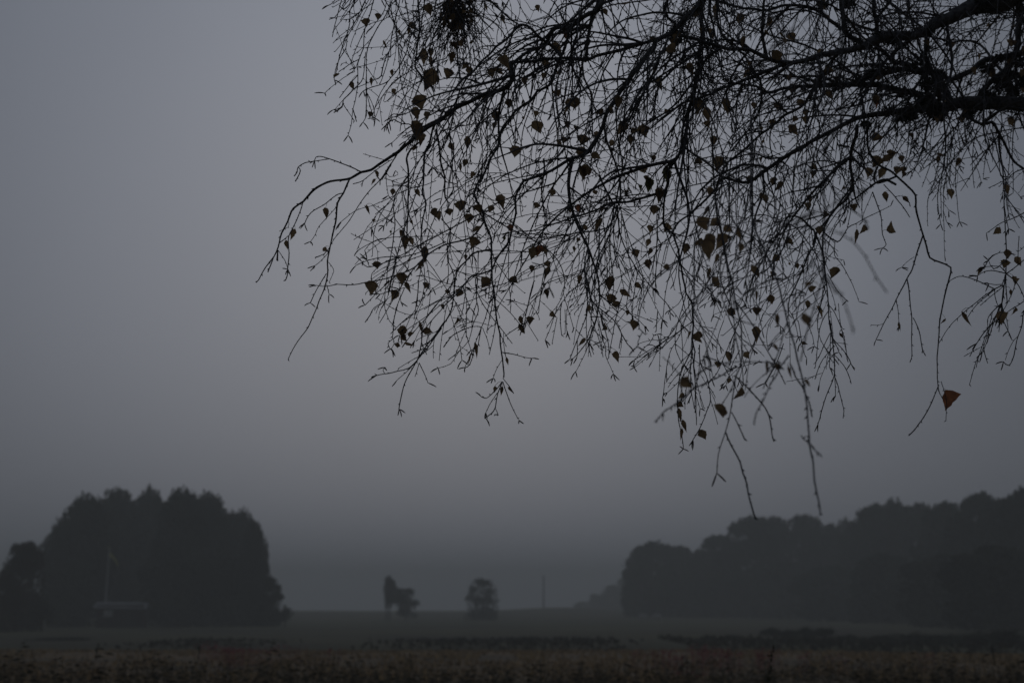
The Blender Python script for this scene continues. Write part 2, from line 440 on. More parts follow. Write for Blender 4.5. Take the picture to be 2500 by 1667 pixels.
# leaning birch left of it: slim trunks with a crown dropping to the right
e_ = empty('leaning_birch'); b0 = PY(952, 1505, 202); e_.location = b0; tag(e_, 'tall slim leaning birch with crown sloping down to the round tree', 'tree')
K = 202 / FPX
lob = [(-4, 0, 84, 10, 12, 13), (2, 0, 76, 13, 14, 14), (-8, 0, 66, 9, 12, 16), (6, 0, 62, 15, 15, 15), (14, 0, 52, 15, 16, 13), (-4, 0, 48, 11, 12, 16), (24, 0, 42, 15, 16, 11), (8, 0, 40, 13, 14, 11), (-7, 0, 36, 6, 8, 13), (-9, 0, 24, 3, 4, 7), (1, 0, 26, 4, 5, 8)]
cr = crown_mesh([tuple(q * K for q in l) for l in lob], 2400, .17, M['farleaf2'], 'crown', 3); cr.parent = e_
for dx, tx in ((0, -4), (-8, -10)):
    mb = MB(); mb.tube([Vector((dx * K, 0, -.5)), Vector(((dx + tx) / 2 * K, 0, 20 * K)), Vector((tx * K, 0, 60 * K))], [2.2 * K, 1.6 * K, .5 * K], 6)
    o = mb.build('trunk', M['fartrunk']); o.parent = e_
# right wood
GR = 'trees of the misty wood on the right'
rw = [(1600, 1322, 130, 250, 'broad', 1, 'leftmost round-topped tree of the right wood'),
      (1560, 1370, 80, 246, 'broad', 3, 'lower tree at the very left end of the right wood'),
      (1652, 1330, 90, 252, 'broad', 2, 'second dome beside the leftmost round tree of the right wood'),
      (1715, 1345, 100, 246, 'broad', 4, 'low tree in the dip right of the leftmost domes'),
      (1760, 1306, 120, 240, 'broad', 6, 'tree stepping up toward the middle hump of the wood'),
      (1835, 1262, 130, 236, 'broad', 0, 'left top of the middle hump of the wood'),
      (1885, 1258, 90, 240, 'broad', 5, 'small peak on the middle hump of the wood'),
      (1950, 1254, 140, 236, 'broad', 3, 'highest tree of the middle hump of the wood'),
      (2012, 1278, 110, 232, 'broad', 1, 'right shoulder of the middle hump of the wood'),
      (2062, 1262, 60, 255, 'poplar', 3, 'pale thin treetop in the dip between the two humps'),
      (2105, 1262, 100, 215, 'broad', 2, 'tree at the left foot of the big right hump'),
      (2140, 1230, 110, 208, 'broad', 4, 'tree rising on the left side of the big right hump'),
      (2180, 1212, 80, 205, 'poplar', 1, 'pointed treetop on the left of the big right hump'),
      (2235, 1226, 120, 202, 'broad', 5, 'flat-topped tree right of the pointed treetop'),
      (2310, 1228, 130, 176, 'broad', 0, 'tree in the middle of the big right hump skyline'),
      (2385, 1204, 130, 160, 'broad', 6, 'high round tree near the right edge of the wood'),
      (2440, 1212, 110, 152, 'broad', 3, 'slightly lower tree right of the high round one'),
      (2500, 1192, 130, 145, 'broad', 1, 'tallest tree cut by the right edge of the photo'),
      (2580, 1185, 150, 140, 'broad', 2, 'tree just beyond the right edge of the photo'),
      (1640, 1410, 150, 240, 'broad', 0, 'low front tree under the leftmost domes of the wood'),
      (1770, 1390, 160, 232, 'broad', 5, 'low front tree left of the middle hump'),
      (1900, 1370, 180, 224, 'broad', 2, 'low front tree under the middle hump'),
      (2030, 1380, 170, 195, 'broad', 6, 'low front tree under the dip between humps'),
      (2160, 1350, 170, 170, 'broad', 1, 'low front tree under the pointed treetop'),
      (2290, 1350, 180, 140, 'broad', 3, 'low front tree under the middle of the big right hump'),
      (2420, 1330, 190, 118, 'broad', 4, 'low dark front tree nearest the right edge'),
      ]
for px, top, wd, Y, k, v_, lab in rw:
    tree(k, v_, px, top, wd * (1.4 if top < 1340 else 1.2), Y, 'broadleaf_tree' if k == 'broad' else 'poplar_tree', lab, 'tree', GR, m='farleaf', rz=px * .37)
# far faint wood left of it
for px, top, wd, lab in ((1420, 1462, 50, 'faintest low tree far behind the pole'), (1458, 1442, 60, 'faint low tree right of the faintest one'),
                    (1492, 1420, 60, 'faint tree in the mist just left of the right wood'), (1530, 1400, 70, 'faint tallest tree against the left end of the right wood')):
    tree('broad', px % 5, px, top + 6, wd, 450, 'distant_tree', lab, 'tree', 'faint trees in the mist behind the pole', rz=px * .3)
# shrubs on the ditch bank, right
GB = 'dark shrubs on the ditch bank'
sh = [(1885, 1524, 70, 92, 'leftmost shrub of the ditch bank, below the middle hump'), (1925, 1530, 70, 88, 'low shrub second from the left on the ditch bank'),
      (1965, 1520, 60, 90, 'small peaked shrub below the right shoulder of the middle hump'), (2008, 1520, 70, 88, 'round shrub right of the small peaked one'),
      (2070, 1542, 90, 82, 'flat shrub filling the low part of the bank'), (2150, 1544, 100, 80, 'flat shrub below the pointed treetop'),
      (2225, 1534, 100, 78, 'rounded shrub left of the tall bank shrubs'), (2300, 1536, 110, 76, 'broad shrub third from the right edge'),
      (2385, 1532, 110, 74, 'tall shrub second from the right edge'), (2462, 1524, 120, 72, 'darkest shrub at the right edge of the bank'),
      (1790, 1545, 60, 92, 'small low shrub left of the bank shrubs'), (150, 1550, 160, 86, 'low dark bush in front of the shed on the left')]
for i, (px, top, wd, Y, lab) in enumerate(sh):
    tree('bush', i % 4, px, top, wd * 1.3, Y, 'ditch_shrub', lab, 'shrub', GB, rz=px * .5, n=1500, sz=.03)

# ------------------------------------------------------------------ shed, flagpole, pole, sheep
s0 = PY(300, 1470, 138); g0 = gh(s0.x, 138)
shed = empty('garden_shed', (s0.x, 138, g0), R(6)); tag(shed, 'low dark shed with pale roof at the foot of the left grove', 'shed')
hz = s0.z - g0
mb = MB(); mb.box((0, 0, hz * .5 - .1), (4.4, 2.6, hz - .2)); mb.build('wall', M['wall']).parent = shed
mb = MB()
mb.v += [Vector(q) for q in ((-2.5, -1.6, hz - .45), (2.5, -1.6, hz - .55), (2.4, 0, hz), (-2.4, 0, hz + .05), (2.5, 1.6, hz - .5), (-2.5, 1.6, hz - .45),
                             (-2.5, -1.6, hz - .52), (2.5, -1.6, hz - .62), (2.4, 0, hz - .07), (-2.4, 0, hz - .02), (2.5, 1.6, hz - .57), (-2.5, 1.6, hz - .52))]
mb.f += [(0, 1, 2, 3), (3, 2, 4, 5), (7, 6, 9, 8), (8, 9, 11, 10), (0, 6, 7, 1), (5, 4, 10, 11), (1, 7, 8, 2), (2, 8, 10, 4), (6, 0, 3, 9), (9, 3, 5, 11)]
mb.build('roof', M['roof']).parent = shed
mb = MB(); mb.box((.9, -1.33, .95), (.9, .06, 1.8)); d_ = mb.build('door', M['pole']); d_.parent = shed
mb = MB(); mb.box((-1.1, -1.33, 1.3), (.8, .06, .6)); mb.build('window', M['white']).parent = shed
f0 = PY(267, 1338, 141); fb = gh(f0.x, 141)
fp = empty('flagpole', (f0.x, 141, fb)); tag(fp, 'white flagpole with a hanging pennant standing behind the pale roofed shed', 'flagpole')
H_ = f0.z - fb; mb = MB(); mb.tube([Vector((.25, 0, 0)) * (1 - i / 6) * -.6 + Vector((0, 0, H_ * i / 6)) for i in range(7)], [.11 - .011 * i for i in range(7)], 8)
mb.build('pole', M['white'], smooth=True).parent = fp
mb = MB(); mb.tube([Vector((0, 0, H_)), Vector((0, 0, H_ + .09)), Vector((0, 0, H_ + .18))], [.03, .1, .02], 8); mb.build('finial', M['pennant']).parent = fp
mb = MB()
pp = [(0.08, H_ - .35), (.45, H_ - .7), (.75, H_ - 1.15), (.95, H_ - 1.6)]
top_ = [Vector((a, .05 * math.sin(a * 9), z)) for a, z in pp]; bot = [Vector((a - .05, .05 * math.sin(a * 9 + 1), z - .42 + a * .3)) for a, z in pp]
for i in range(3): mb.poly([top_[i], top_[i + 1], bot[i + 1], bot[i]])
pn = mb.build('pennant', M['pennant']); pn.parent = fp
so_ = pn.modifiers.new('thickness', 'SOLIDIFY'); so_.thickness = .02

u0 = PY(1327, 1404, 328); ub = gh(u0.x, 328)
up_ = empty('utility_pole', (u0.x, 328, ub - .2)); tag(up_, 'lone thin utility pole on the low hill in the mist', 'pole')
H_ = u0.z - ub + .2
mb = MB(); mb.tube([Vector((0, 0, H_ * i / 5)) for i in range(6)], [.19 - .014 * i for i in range(6)], 8); mb.build('shaft', M['pole']).parent = up_
mb = MB(); mb.box((0, 0, H_ - .45), (.9, .12, .12), R(70)); mb.build('crossarm', M['pole']).parent = up_
for dx in (-.14, .14):
    mb = MB(); mb.tube([Vector((dx, dx * 2.7, H_ - .38)), Vector((dx, dx * 2.7, H_ - .2)), Vector((dx, dx * 2.7, H_ - .12))], [.03, .06, .03], 6); mb.build('insulator', M['white']).parent = up_

def sheep(px, py, Y, rz, label, headdown):
    g_ = PY(px, py, Y); z = gh(g_.x, Y)
    e_ = empty('sheep', (g_.x, Y, z), rz); tag(e_, label, 'sheep', 'two pale sheep grazing by the right wood')
    V_ = []; E_ = []; Rr = []
    def add(p, r, par=None):
        V_.append(p); Rr.append(r)
        if par is not None: E_.append((par, len(V_) - 1))
        return len(V_) - 1
    a = add((0, 0, .62), .23); b = add((.28, 0, .63), .21, a); c = add((-.28, 0, .62), .22, a); add((-.46, 0, .64), .10, c)
    n1 = add((.45, 0, .64), .12, b)
    if headdown: h1 = add((.60, 0, .42), .09, n1); h2 = add((.66, 0, .24), .07, h1); add((.74, 0, .12), .045, h2)
    else: h1 = add((.58, 0, .82), .09, n1); h2 = add((.68, 0, .88), .075, h1); add((.82, 0, .82), .045, h2)
    for par, x, bk in ((b, .26, 0), (c, -.30, 1)):
        for s in (-1, 1):
            k1 = add((x + (.05 if bk else 0), s * .11, .42), .085, par); k2 = add((x - (.06 if bk else -.01), s * .12, .24), .04, k1); add((x, s * .12, .02), .03, k2)
    me = bpy.data.meshes.new('body'); me.from_pydata(V_, E_, []); me.materials.append(M['wool'])
    o = bpy.data.objects.new('body', me); COL.objects.link(o); o.parent = e_; o.scale = (1.25,) * 3
    o.modifiers.new('skin', 'SKIN')
    for i, r_ in enumerate(Rr): me.skin_vertices[0].data[i].radius = (r_, r_)
    me.skin_vertices[0].data[0].use_root = True
    o.modifiers.new('sub', 'SUBSURF').levels = 1
    for s in (-1, 1):
        hp = Vector(V_[h1]) * 1.25; mb = MB(); mb.spike(hp + Vector((0, s * .07, .03)), Vector((-.2, s, -.2)), .13, .035); mb.build('ear', M['wool']).parent = e_
sheep(1568, 1506, 190, R(12), 'left sheep with a humped white back below the leftmost wood trees', True)
sheep(1606, 1507, 186, R(190), 'right sheep grazing with its head down, just right of the other', True)

# ================================================================== the birch
ORG = dict(A=(600, 0), B=(1200, 0), C=(1800, 0), D=(600, 400), E=(1200, 400), F=(1800, 400), G=(900, 800), H=(1600, 800))
# every hand-placed branch: crop, points, width at start and end, depth (None: joins its parent), change of depth along it, limb
T = []
def t(c, pts, w0, w1=None, d=None, dd=0.0, limb=None):
    ox, oy = ORG[c]
    T.append(dict(p=[(ox + x / 3.357, oy + y / 3.357) for x, y in pts], w=(w0[0] / 3.357, w0[-1] / 3.357) if isinstance(w0, list) else (w0 / 3.357, (w1 or w0) / 3.357), wl=[q / 3.357 for q in w0] if isinstance(w0, list) else None, d=d, dd=dd, limb=limb))
# --- limb: mossy upper limb
t('C', [(2450,-160),(2250,-60),(2100,0),(1920,60),(1800,120),(1640,190),(1520,270),(1400,300),(1200,300),(1130,330),(1040,380),(900,410),(800,430),(650,460),(500,510),(400,530),(250,580),(100,640),(0,680),(-114,720),(-214,770),(-314,810),(-414,830),(-514,900),(-614,970),(-714,1050),(-780,1090)], [240,240,230,140,120,100,85,72,78,95,85,56,50,48,42,40,36,32,26,24,22,21,20,18,14,10,8], None, 4.6, -.5, 'upper')
t('C', [(450,520),(300,500),(200,460),(100,410),(0,400),(-60,410),(-214,360),(-414,300),(-560,290),(-714,340),(-864,380),(-964,420),(-1114,450),(-1234,490),(-1374,480),(-1534,480),(-1784,510),(-1848,520)], 34, 22, limb='upper')
t('B', [(166,520),(165,620),(150,700),(60,735),(-20,760),(-164,820),(-324,920),(-374,950),(-434,1000),(-520,1040),(-590,1090),(-664,1160),(-764,1250),(-894,1330),(-994,1390),(-1074,1415),(-1154,1460),(-1274,1480),(-1354,1495),(-1430,1540),(-1484,1588),(-1544,1653),(-1614,1708),(-1664,1823),(-1714,1913),(-1754,2033),(-1794,2113),(-1854,2193),(-1904,2293),(-1929,2318)], 40, 6, limb='upper')
t('B', [(930,-80),(900,20),(860,90),(800,110),(700,180),(630,240),(560,225),(500,250),(470,300),(430,360),(300,430),(230,470),(166,520)], 45, 24, 4.0, 0, 'leading')
t('B', [(900,-60),(870,50),(820,150),(790,350),(770,500)], 34, 26, 4.15, 0, 'leading')
t('B', [(570,480),(530,420),(470,360),(390,300),(330,240),(260,210),(210,225),(130,310),(50,380),(0,430),(-64,490),(-134,560),(-194,630),(-264,740),(-300,840),(-380,940)], 30, 10, 4.0, -.1, 'leading')
t('B', [(190,220),(150,350),(80,500),(20,640),(-60,850),(-80,1000),(-94,1130)], 14, 6)
t('B', [(640,240),(600,400),(550,500),(500,640),(470,690),(370,750),(320,820),(200,910),(130,990),(80,1080),(60,1180),(20,1260),(-20,1330),(-60,1420),(-110,1510),(-140,1600),(-84,1700),(-60,1790),(-10,1960),(5,2120),(5,2250),(25,2450),(45,2600),(75,2800),(85,2950),(105,3050),(100,3090)], 26, 10, limb='leading')
# --- limb: central diagonal
t('B', [(1860,-150),(1720,30),(1640,110),(1560,180),(1450,280),(1350,340),(1330,380),(1290,430),(1200,550),(1130,650),(1060,750),(1000,850),(950,920),(900,1050),(850,1150),(800,1240),(720,1280),(600,1330),(500,1400),(400,1440),(260,1490),(220,1560),(190,1640),(200,1740),(180,1860),(150,1960),(100,2040),(40,2140),(5,2215)], 50, 11, 4.1, -.2, 'central')
t('B', [(1780,-120),(1720,60),(1725,250),(1710,400),(1700,560),(1680,680),(1650,800),(1620,900),(1600,1050),(1570,1150),(1540,1250),(1500,1320),(1460,1390),(1440,1520),(1380,1585),(1270,1605),(1180,1630),(1100,1665),(980,1670),(860,1720),(740,1770),(600,1805),(450,1860),(330,1960)], 46, 8, 4.3, -.2, 'central')
t('B', [(1560,300),(1500,380),(1400,430),(1330,600),(1250,700),(1180,800),(1130,930),(1080,1020),(1060,1150)], 28, 8, 4.2, 0, 'central')
t('B', [(1700,430),(1560,520),(1430,600),(1300,680),(1150,760),(1050,800)], 18, 8, 4.3, 0, 'central')
t('B', [(1480,-60),(1420,60),(1440,150),(1560,250),(1600,320)], 22, 16, 4.3, 0, 'central')
t('B', [(2014,60),(1860,10),(1780,-20)], 20, 24, 4.4, 0, 'central')
t('B', [(740,510),(760,640),(800,730),(820,780),(820,900),(830,1100)], 16, 8)
t('B', [(1310,650),(1200,830),(1150,940),(1100,1010)], 18, 10)
t('B', [(1640,560),(1560,560),(1420,540),(1300,520)], 10, 4)
t('B', [(1840,-60),(1850,100),(1870,250),(1960,370),(2080,470),(2160,600),(2210,700),(2220,820),(2170,960),(2060,1120),(1960,1240)], 22, 10, 4.5, 0, 'central')
t('B', [(1800,-60),(1790,100),(1820,220),(1850,400),(1880,560),(1900,640)], 18, 8, 4.3, 0, 'central')
t('B', [(1600,320),(1700,480),(1760,620),(1820,680),(1950,690)], 16, 10, 4.4, 0, 'central')
# --- limb: the heavy lower limb
t('C', [(3700,700),(3000,780),(2600,830),(2350,850),(2200,850),(2000,840),(1800,850),(1700,880),(1600,880),(1400,905),(1200,930),(1050,955),(900,1010),(800,1060),(650,1130),(550,1200),(400,1280),(300,1350),(200,1420),(100,1490),(0,1480),(-104,1460),(-134,1470),(-180,1560),(-264,1640),(-334,1710),(-394,1770),(-474,1820),(-520,1910),(-484,2040),(-444,2280),(-414,2400),(-374,2470),(-364,2650),(-359,2830),(-354,2950),(-344,3170),(-334,3470)], [190,170,150,125,122,118,118,118,105,80,62,54,50,44,38,34,34,32,32,32,30,26,22,20,19,19,17,16,15,14,14,14,13,12,12,11,10,8,6], None, 5.0, -.8, 'lower')
t('C', [(1560,860),(1500,780),(1300,740),(1150,700),(1000,690),(850,690),(600,710),(400,720),(250,760),(150,710),(30,690),(-60,680)], 60, 16, limb='middle')
t('C', [(1750,840),(1680,700),(1600,610),(1400,565),(1250,590),(1100,620),(1000,670),(880,690)], 60, 34, limb='middle')
t('C', [(1650,870),(1560,760),(1540,620),(1420,540),(1280,500),(1200,430),(1140,370)], 50, 34, limb='middle')
t('C', [(2700,500),(2350,440),(2150,480),(2030,490),(1950,560),(1850,620),(1750,650),(1650,600),(1500,570)], 70, 26, 5.1, -.1, 'middle')
t('C', [(2650,700),(2350,640),(2200,600),(2100,650),(2000,760),(1960,830)], 60, 40, 5.1, -.1, 'middle')
t('C', [(1750,650),(1830,760),(1870,820)], 20, 16)
t('C', [(2280,-120),(2300,0),(2310,200),(2280,450),(2200,600),(2250,750),(2200,850)], 60, 50, 5.2, 0, 'middle')
t('C', [(1550,270),(1540,400),(1580,560),(1640,700),(1660,830)], 26, 40, limb='middle')
t('C', [(1410,-60),(1400,50),(1440,200),(1500,400),(1540,480),(1560,580)], 18, 18, 4.7, 0, 'middle')
t('C', [(1100,-80),(1120,60),(1140,230),(1150,330)], 32, 34, 4.6, 0, 'upper')
t('C', [(1300,-60),(1240,30),(1140,150)], 26, 22, limb='upper')
t('C', [(840,-80),(860,60),(870,150),(880,260),(960,320),(1040,370)], 40, 44, 4.6, 0, 'upper')
t('C', [(850,230),(700,120),(550,50),(400,50),(250,80),(100,70),(0,60),(-154,10),(-260,-50)], 30, 16, limb='upper')
t('C', [(1520,280),(1420,330),(1330,390),(1260,470)], 40, 30)
t('C', [(840,400),(740,560),(650,680),(600,780),(520,880),(350,980),(250,1060),(130,1160),(20,1250),(-74,1330),(-134,1430),(-180,1530)], 30, 16, limb='upper')
t('C', [(1000,680),(880,640),(760,640),(660,680)], 18, 8)
t('C', [(1750,60),(1700,260),(1560,420),(1500,560)], 12, 8, 4.8, 0, 'middle')
t('C', [(2350,150),(2150,150),(1980,210),(1850,330),(1700,520)], 10, 6, 4.9, 0, 'middle')
# below the heavy limb
t('C', [(980,1030),(960,1150),(930,1250),(930,1400),(940,1480),(920,1600),(830,1690),(750,1770),(700,1840),(650,1890),(630,1960),(620,2010)], 32, 14, limb='pendulous')
t('C', [(830,1190),(920,1205)], 18, 12); t('C', [(940,1220),(1020,1290),(1040,1370),(980,1470),(945,1540)], 14, 10)
t('C', [(1070,1040),(1070,1200),(1100,1280),(1150,1350),(1250,1400),(1300,1440),(1400,1530),(1460,1600),(1460,1690),(1480,1790),(1520,1920),(1550,2020),(1580,2110),(1660,2150),(1750,2195),(1740,2270),(1720,2340),(1690,2470),(1660,2640),(1650,2790),(1640,2910),(1640,3050),(1650,3190),(1665,3235)], 18, 7, limb='pendulous')
t('F', [(1520,590),(1470,740),(1430,870),(1390,940),(1300,1120),(1200,1310),(1135,1445)], 12, 6)
t('F', [(1390,940),(1410,1070),(1430,1260),(1430,1430),(1430,1568),(1425,1600)], 10, 6); t('F', [(1440,1260),(1480,1340),(1520,1530)], 7, 8)
t('F', [(1300,1110),(1320,1220),(1330,1330)], 6, 5); t('F', [(1450,760),(1390,800),(1345,850)], 4, 3); t('F', [(1200,1310),(1150,1325),(1100,1320)], 4, 3)
t('F', [(1300,1740-1568),(1200,130),(1100,180),(1000,260),(900,330)], 20, 8); t('C', [(1300,1450),(1200,1490),(1130,1500),(1120,1440),(1150,1370)], 18, 16)
t('H', [(2325,470),(2230,680),(2150,800),(2080,882)], 8, 9); t('H', [(2340,440),(2385,600),(2380,760)], 6, 5, 4.6, 0)
t('C', [(1880,950),(2000,1020),(2080,1000),(2150,1100),(2200,1180),(2250,1300),(2350,1390),(2450,1480)], 28, 18, limb='pendulous')
t('C', [(2420,1040),(2320,1050),(2150,1080),(1960,1130),(1830,1230),(1750,1330),(1680,1450),(1600,1568),(1560,1640),(1560,1850)], 10, 4, 4.8, -.2, 'pendulous')
t('C', [(1690,970),(1750,1060),(1700,1130),(1600,1230),(1530,1340)], 9, 4); t('C', [(1750,1070),(1760,1200),(1780,1270),(1700,1500),(1690,1700),(1700,2100)], 7, 4)
t('C', [(1690,960),(1500,1090),(1440,1180),(1400,1300),(1270,1420)], 7, 4, 4.8, -.1); t('C', [(1900,980),(1870,1150),(1800,1290),(1790,1500),(1820,1820)], 6, 5)
t('C', [(2080,1060),(2120,1200),(2150,1300),(2200,1450),(2190,1600),(2190,1750),(2200,1900),(2205,2100),(2205,2300),(2210,2480)], 10, 8, 3.8, -.1)
t('F', [(2480,0),(2300,60),(2200,130),(2060,200)], 9, 5, 4.2, 0); t('F', [(2200,270),(2280,380),(2350,480),(2400,600)], 8, 6)
t('F', [(2480,330),(2290,430),(2170,480),(2040,570)], 9, 5, 4.2, 0)
for p_ in ([(2210,900),(2120,880),(2030,880),(1970,920)], [(2210,900),(2150,840),(2040,840)], [(2200,910),(2170,990),(2060,980)], [(2210,900),(2300,830),(2400,740)], [(2205,900),(2280,960),(2330,1050),(2380,1180)],
           [(2200,930),(2190,1000),(2170,1140),(2080,1320),(2020,1500),(1960,1620),(1900,1810)], [(2190,1000),(2110,1025),(1880,1200),(1740,1330),(1650,1470)], [(2110,1025),(1950,950),(1850,920),(1790,930),(1740,960)],
           [(2110,1030),(2070,1060),(1960,1160),(1880,1270)], [(2170,1140),(2090,1210),(2050,1280),(2060,1400)], [(2190,1000),(2170,1150),(2210,1280),(2220,1370)], [(2170,1130),(2160,1240),(2140,1340)], [(2200,800),(2100,860),(2060,790)],
           [(2020,860),(2070,770),(2150,730),(2190,735)], [(2150,1160),(2100,1300),(2050,1450),(2005,1550)]):
    t('F', p_, 9, 5)
t('F', [(2450,1080),(2340,1130),(2240,1200),(2180,1240),(2120,1280)], 8, 5, 3.9, 0); t('F', [(2450,1100),(2350,1200),(2330,1330),(2290,1450),(2270,1568),(2230,1650),(2180,1620)], 9, 7, 3.9, 0)
# left of the heavy limb's hanging part (crop F, left half)
t('F', [(620,540),(590,510),(540,460),(470,430),(410,440),(385,470),(300,480)], 18, 9); t('F', [(390,480),(340,570),(270,680),(200,800),(150,900),(100,1030),(60,1150)], 10, 5)
t('F', [(415,500),(435,520),(400,630),(340,750),(240,870),(200,900)], 12, 9); t('F', [(420,490),(500,540),(570,630),(620,700),(720,860)], 10, 5)
t('F', [(625,540),(640,640),(590,740),(530,880),(480,1000),(430,1100),(420,1230)], 14, 8); t('F', [(640,560),(690,700),(720,870),(740,1100),(750,1250),(760,1350),(780,1430),(790,1568),(800,1730),(803,1900)], 12, 6, 4.2)
t('F', [(700,550),(750,600),(800,630),(840,630),(910,520),(970,490),(1100,420),(1260,345)], 12, 4); t('F', [(800,630),(800,750),(860,830),(940,980),(1000,1130)], 7, 4)
t('F', [(610,540),(570,620),(450,700),(300,640),(160,630)], 6, 3); t('F', [(640,640),(740,750),(870,790)], 5, 3); t('F', [(600,700),(480,910),(330,1010),(220,1140)], 6, 4)
t('F', [(720,870),(650,900),(560,1010),(480,1120)], 5, 3); t('F', [(720,870),(700,1000),(690,1150),(640,1230)], 5, 4); t('F', [(740,900),(830,1050),(900,1120)], 6, 5)
t('F', [(730,950),(780,1080),(810,1170)], 6, 4); t('F', [(740,1150),(800,1220),(850,1350),(880,1450),(900,1568)], 6, 5)
t('F', [(920,320),(860,430),(790,540),(740,700),(730,800)], 9, 5, 4.4); t('F', [(940,310),(920,440),(900,520)], 7, 5); t('F', [(1110,230),(1150,340),(1180,440),(1190,580),(1220,660),(1190,690)], 9, 6)
t('F', [(1110,230),(1040,400),(1020,460)], 5, 4); t('F', [(1200,170),(1290,270),(1370,370),(1415,440)], 8, 7); t('F', [(1300,270),(1350,265),(1410,320)], 4, 4); t('F', [(1030,230),(1020,370),(1030,470)], 8, 5)
t('C', [(560,1200),(570,1300),(550,1500),(600,1760),(590,1900),(600,2060)], 8, 4); t('C', [(570,1420),(500,1720),(380,1760),(320,1880),(280,1950)], 7, 4); t('C', [(660,1130),(620,1350),(650,1600),(690,1760),(700,1880)], 7, 4)
t('C', [(600,1190),(620,1300),(700,1400),(720,1600),(760,1700)], 6, 4); t('C', [(700,1240),(790,1300),(810,1410),(850,1450)], 5, 4); t('C', [(860,1380),(900,1450),(940,1560)], 6, 3, 4.4)
t('C', [(410,1280),(360,1290),(250,1300),(140,1260),(0,1290),(-100,1340)], 18, 10); t('C', [(350,1320),(420,1370),(410,1420),(360,1550),(330,1780),(220,1760),(100,1770)], 10, 7)
t('C', [(210,1420),(220,1550),(200,1620),(140,1800),(120,1930),(110,2080)], 16, 10, limb='pendulous')
# --- left fringe
t('D', [(850,120),(800,240),(755,320),(740,450),(710,580),(690,680),(670,800),(665,950),(600,1130),(550,1250),(510,1340),(430,1450),(370,1550),(345,1600)], 15, 6)
t('D', [(795,240),(760,250),(700,290),(640,340),(560,380),(510,430),(480,490)], 8, 7); t('D', [(750,345),(690,420),(600,510),(570,580),(530,640)], 6, 4); t('D', [(660,900),(610,980),(560,1070),(530,1140)], 7, 7)
t('D', [(665,990),(680,1065)], 6, 6); t('D', [(680,810),(715,860),(715,900),(685,970)], 5, 3); t('D', [(690,680),(640,740),(570,765)], 6, 8); t('D', [(680,720),(650,760),(600,810),(565,835)], 5, 5)
t('D', [(470,310),(455,370),(430,430),(380,530),(350,600),(355,730),(345,850),(340,910),(325,955)], 7, 9); t('D', [(355,480),(350,520),(280,550)], 5, 3); t('D', [(262,710),(300,760),(330,810),(345,870)], 5, 5); t('D', [(260,710),(255,790)], 8, 16); t('D', [(225,770),(205,830),(185,885)], 6, 11)
t('D', [(270,655),(320,620),(350,590)], 9, 5)
t('A', [(940,1410),(860,1370),(780,1335),(690,1305),(620,1285),(580,1290),(565,1320)], 10, 6); t('A', [(690,1305),(630,1312),(560,1325),(490,1335),(430,1370),(420,1410),(395,1445)], 6, 9); t('A', [(430,1370),(450,1400),(405,1487)], 7, 9); t('A', [(1130,1310),(1020,1280),(965,1260)], 6, 3)
t('D', [(1190,0),(1100,130),(1000,240),(920,350),(850,460),(780,550),(720,620),(690,680)], 9, 5); t('A', [(1250,1250),(1200,1330),(1150,1420),(1100,1480)], 10, 8); t('A', [(1200,1310),(1100,1370),(1020,1430),(960,1480),(880,1510)], 6, 7); t('A', [(960,1480),(950,1530)], 5, 7)
t('A', [(1150,1400),(1180,1450),(1250,1430),(1230,1400)], 5, 5); t('D', [(1150,60),(1155,170),(1170,260)], 6, 4)
t('D', [(1430,185),(1330,210),(1230,255),(1040,340),(900,385),(780,475)], 7, 4, 3.9); t('D', [(1230,280),(1100,390),(1000,520),(940,640),(910,705)], 5, 4, 3.9); t('D', [(1160,185),(1300,182),(1430,185),(1560,140)], 4, 6)
t('D', [(1040,335),(1100,400),(1150,450)], 6, 4); t('D', [(1240,300),(1150,440),(1050,480),(1030,530)], 5, 4, 3.95); t('D', [(1270,20),(1350,110),(1430,185)], 4, 4)
t('A', [(1420,1170),(1350,1230),(1320,1300),(1330,1400),(1335,1568),(1330,1700),(1322,1940),(1312,2040)], 16, 9); t('A', [(1540,1030),(1500,1200),(1470,1250),(1460,1400),(1450,1568),(1475,1660),(1450,1820),(1432,2030)], 17, 10)
t('A', [(1560,1060),(1590,1220),(1600,1340),(1630,1450),(1630,1560),(1635,1620),(1665,1660),(1660,1700)], 18, 9); t('A', [(1710,860),(1690,1000),(1650,1150),(1600,1230)], 14, 8)
t('A', [(1700,920),(1560,910),(1400,900),(1290,940),(1215,935)], 8, 7); t('A', [(1290,940),(1200,965)], 6, 7); t('A', [(1340,1040),(1290,1090),(1200,1165)], 6, 4); t('A', [(1400,1060),(1340,1020),(1280,1020),(1215,980)], 8, 8); t('A', [(1640,980),(1560,990),(1440,1050),(1400,1110)], 16, 14)
t('A', [(1340,1130),(1280,1110)], 4, 3)
t('D', [(1330,140),(1250,210),(1210,330),(1220,500),(1190,760),(1160,900),(1140,1140),(1160,1230),(1180,1290),(1230,1340)], 10, 5)
t('D', [(2000,700),(1880,730),(1800,800),(1730,880),(1710,1000),(1700,1100),(1670,1240),(1560,1390),(1430,1568),(1435,1580)], 14, 8)
t('G', [(600,0),(560,50),(430,230),(330,330),(240,355),(160,375),(120,380),(65,392)], 9, 7); t('G', [(130,376),(115,350),(130,325)], 5, 5)
t('D', [(1450,1363),(1440,1460),(1420,1580),(1390,1640),(1340,1720),(1300,1810),(1268,1920),(1258,2010)], 9, 8); t('G', [(415,290),(380,400)], 6, 5); t('G', [(415,285),(450,360),(485,450)], 7, 5); t('G', [(420,235),(330,280),(245,330)], 6, 4); t('G', [(400,270),(300,370),(235,430)], 6, 4)
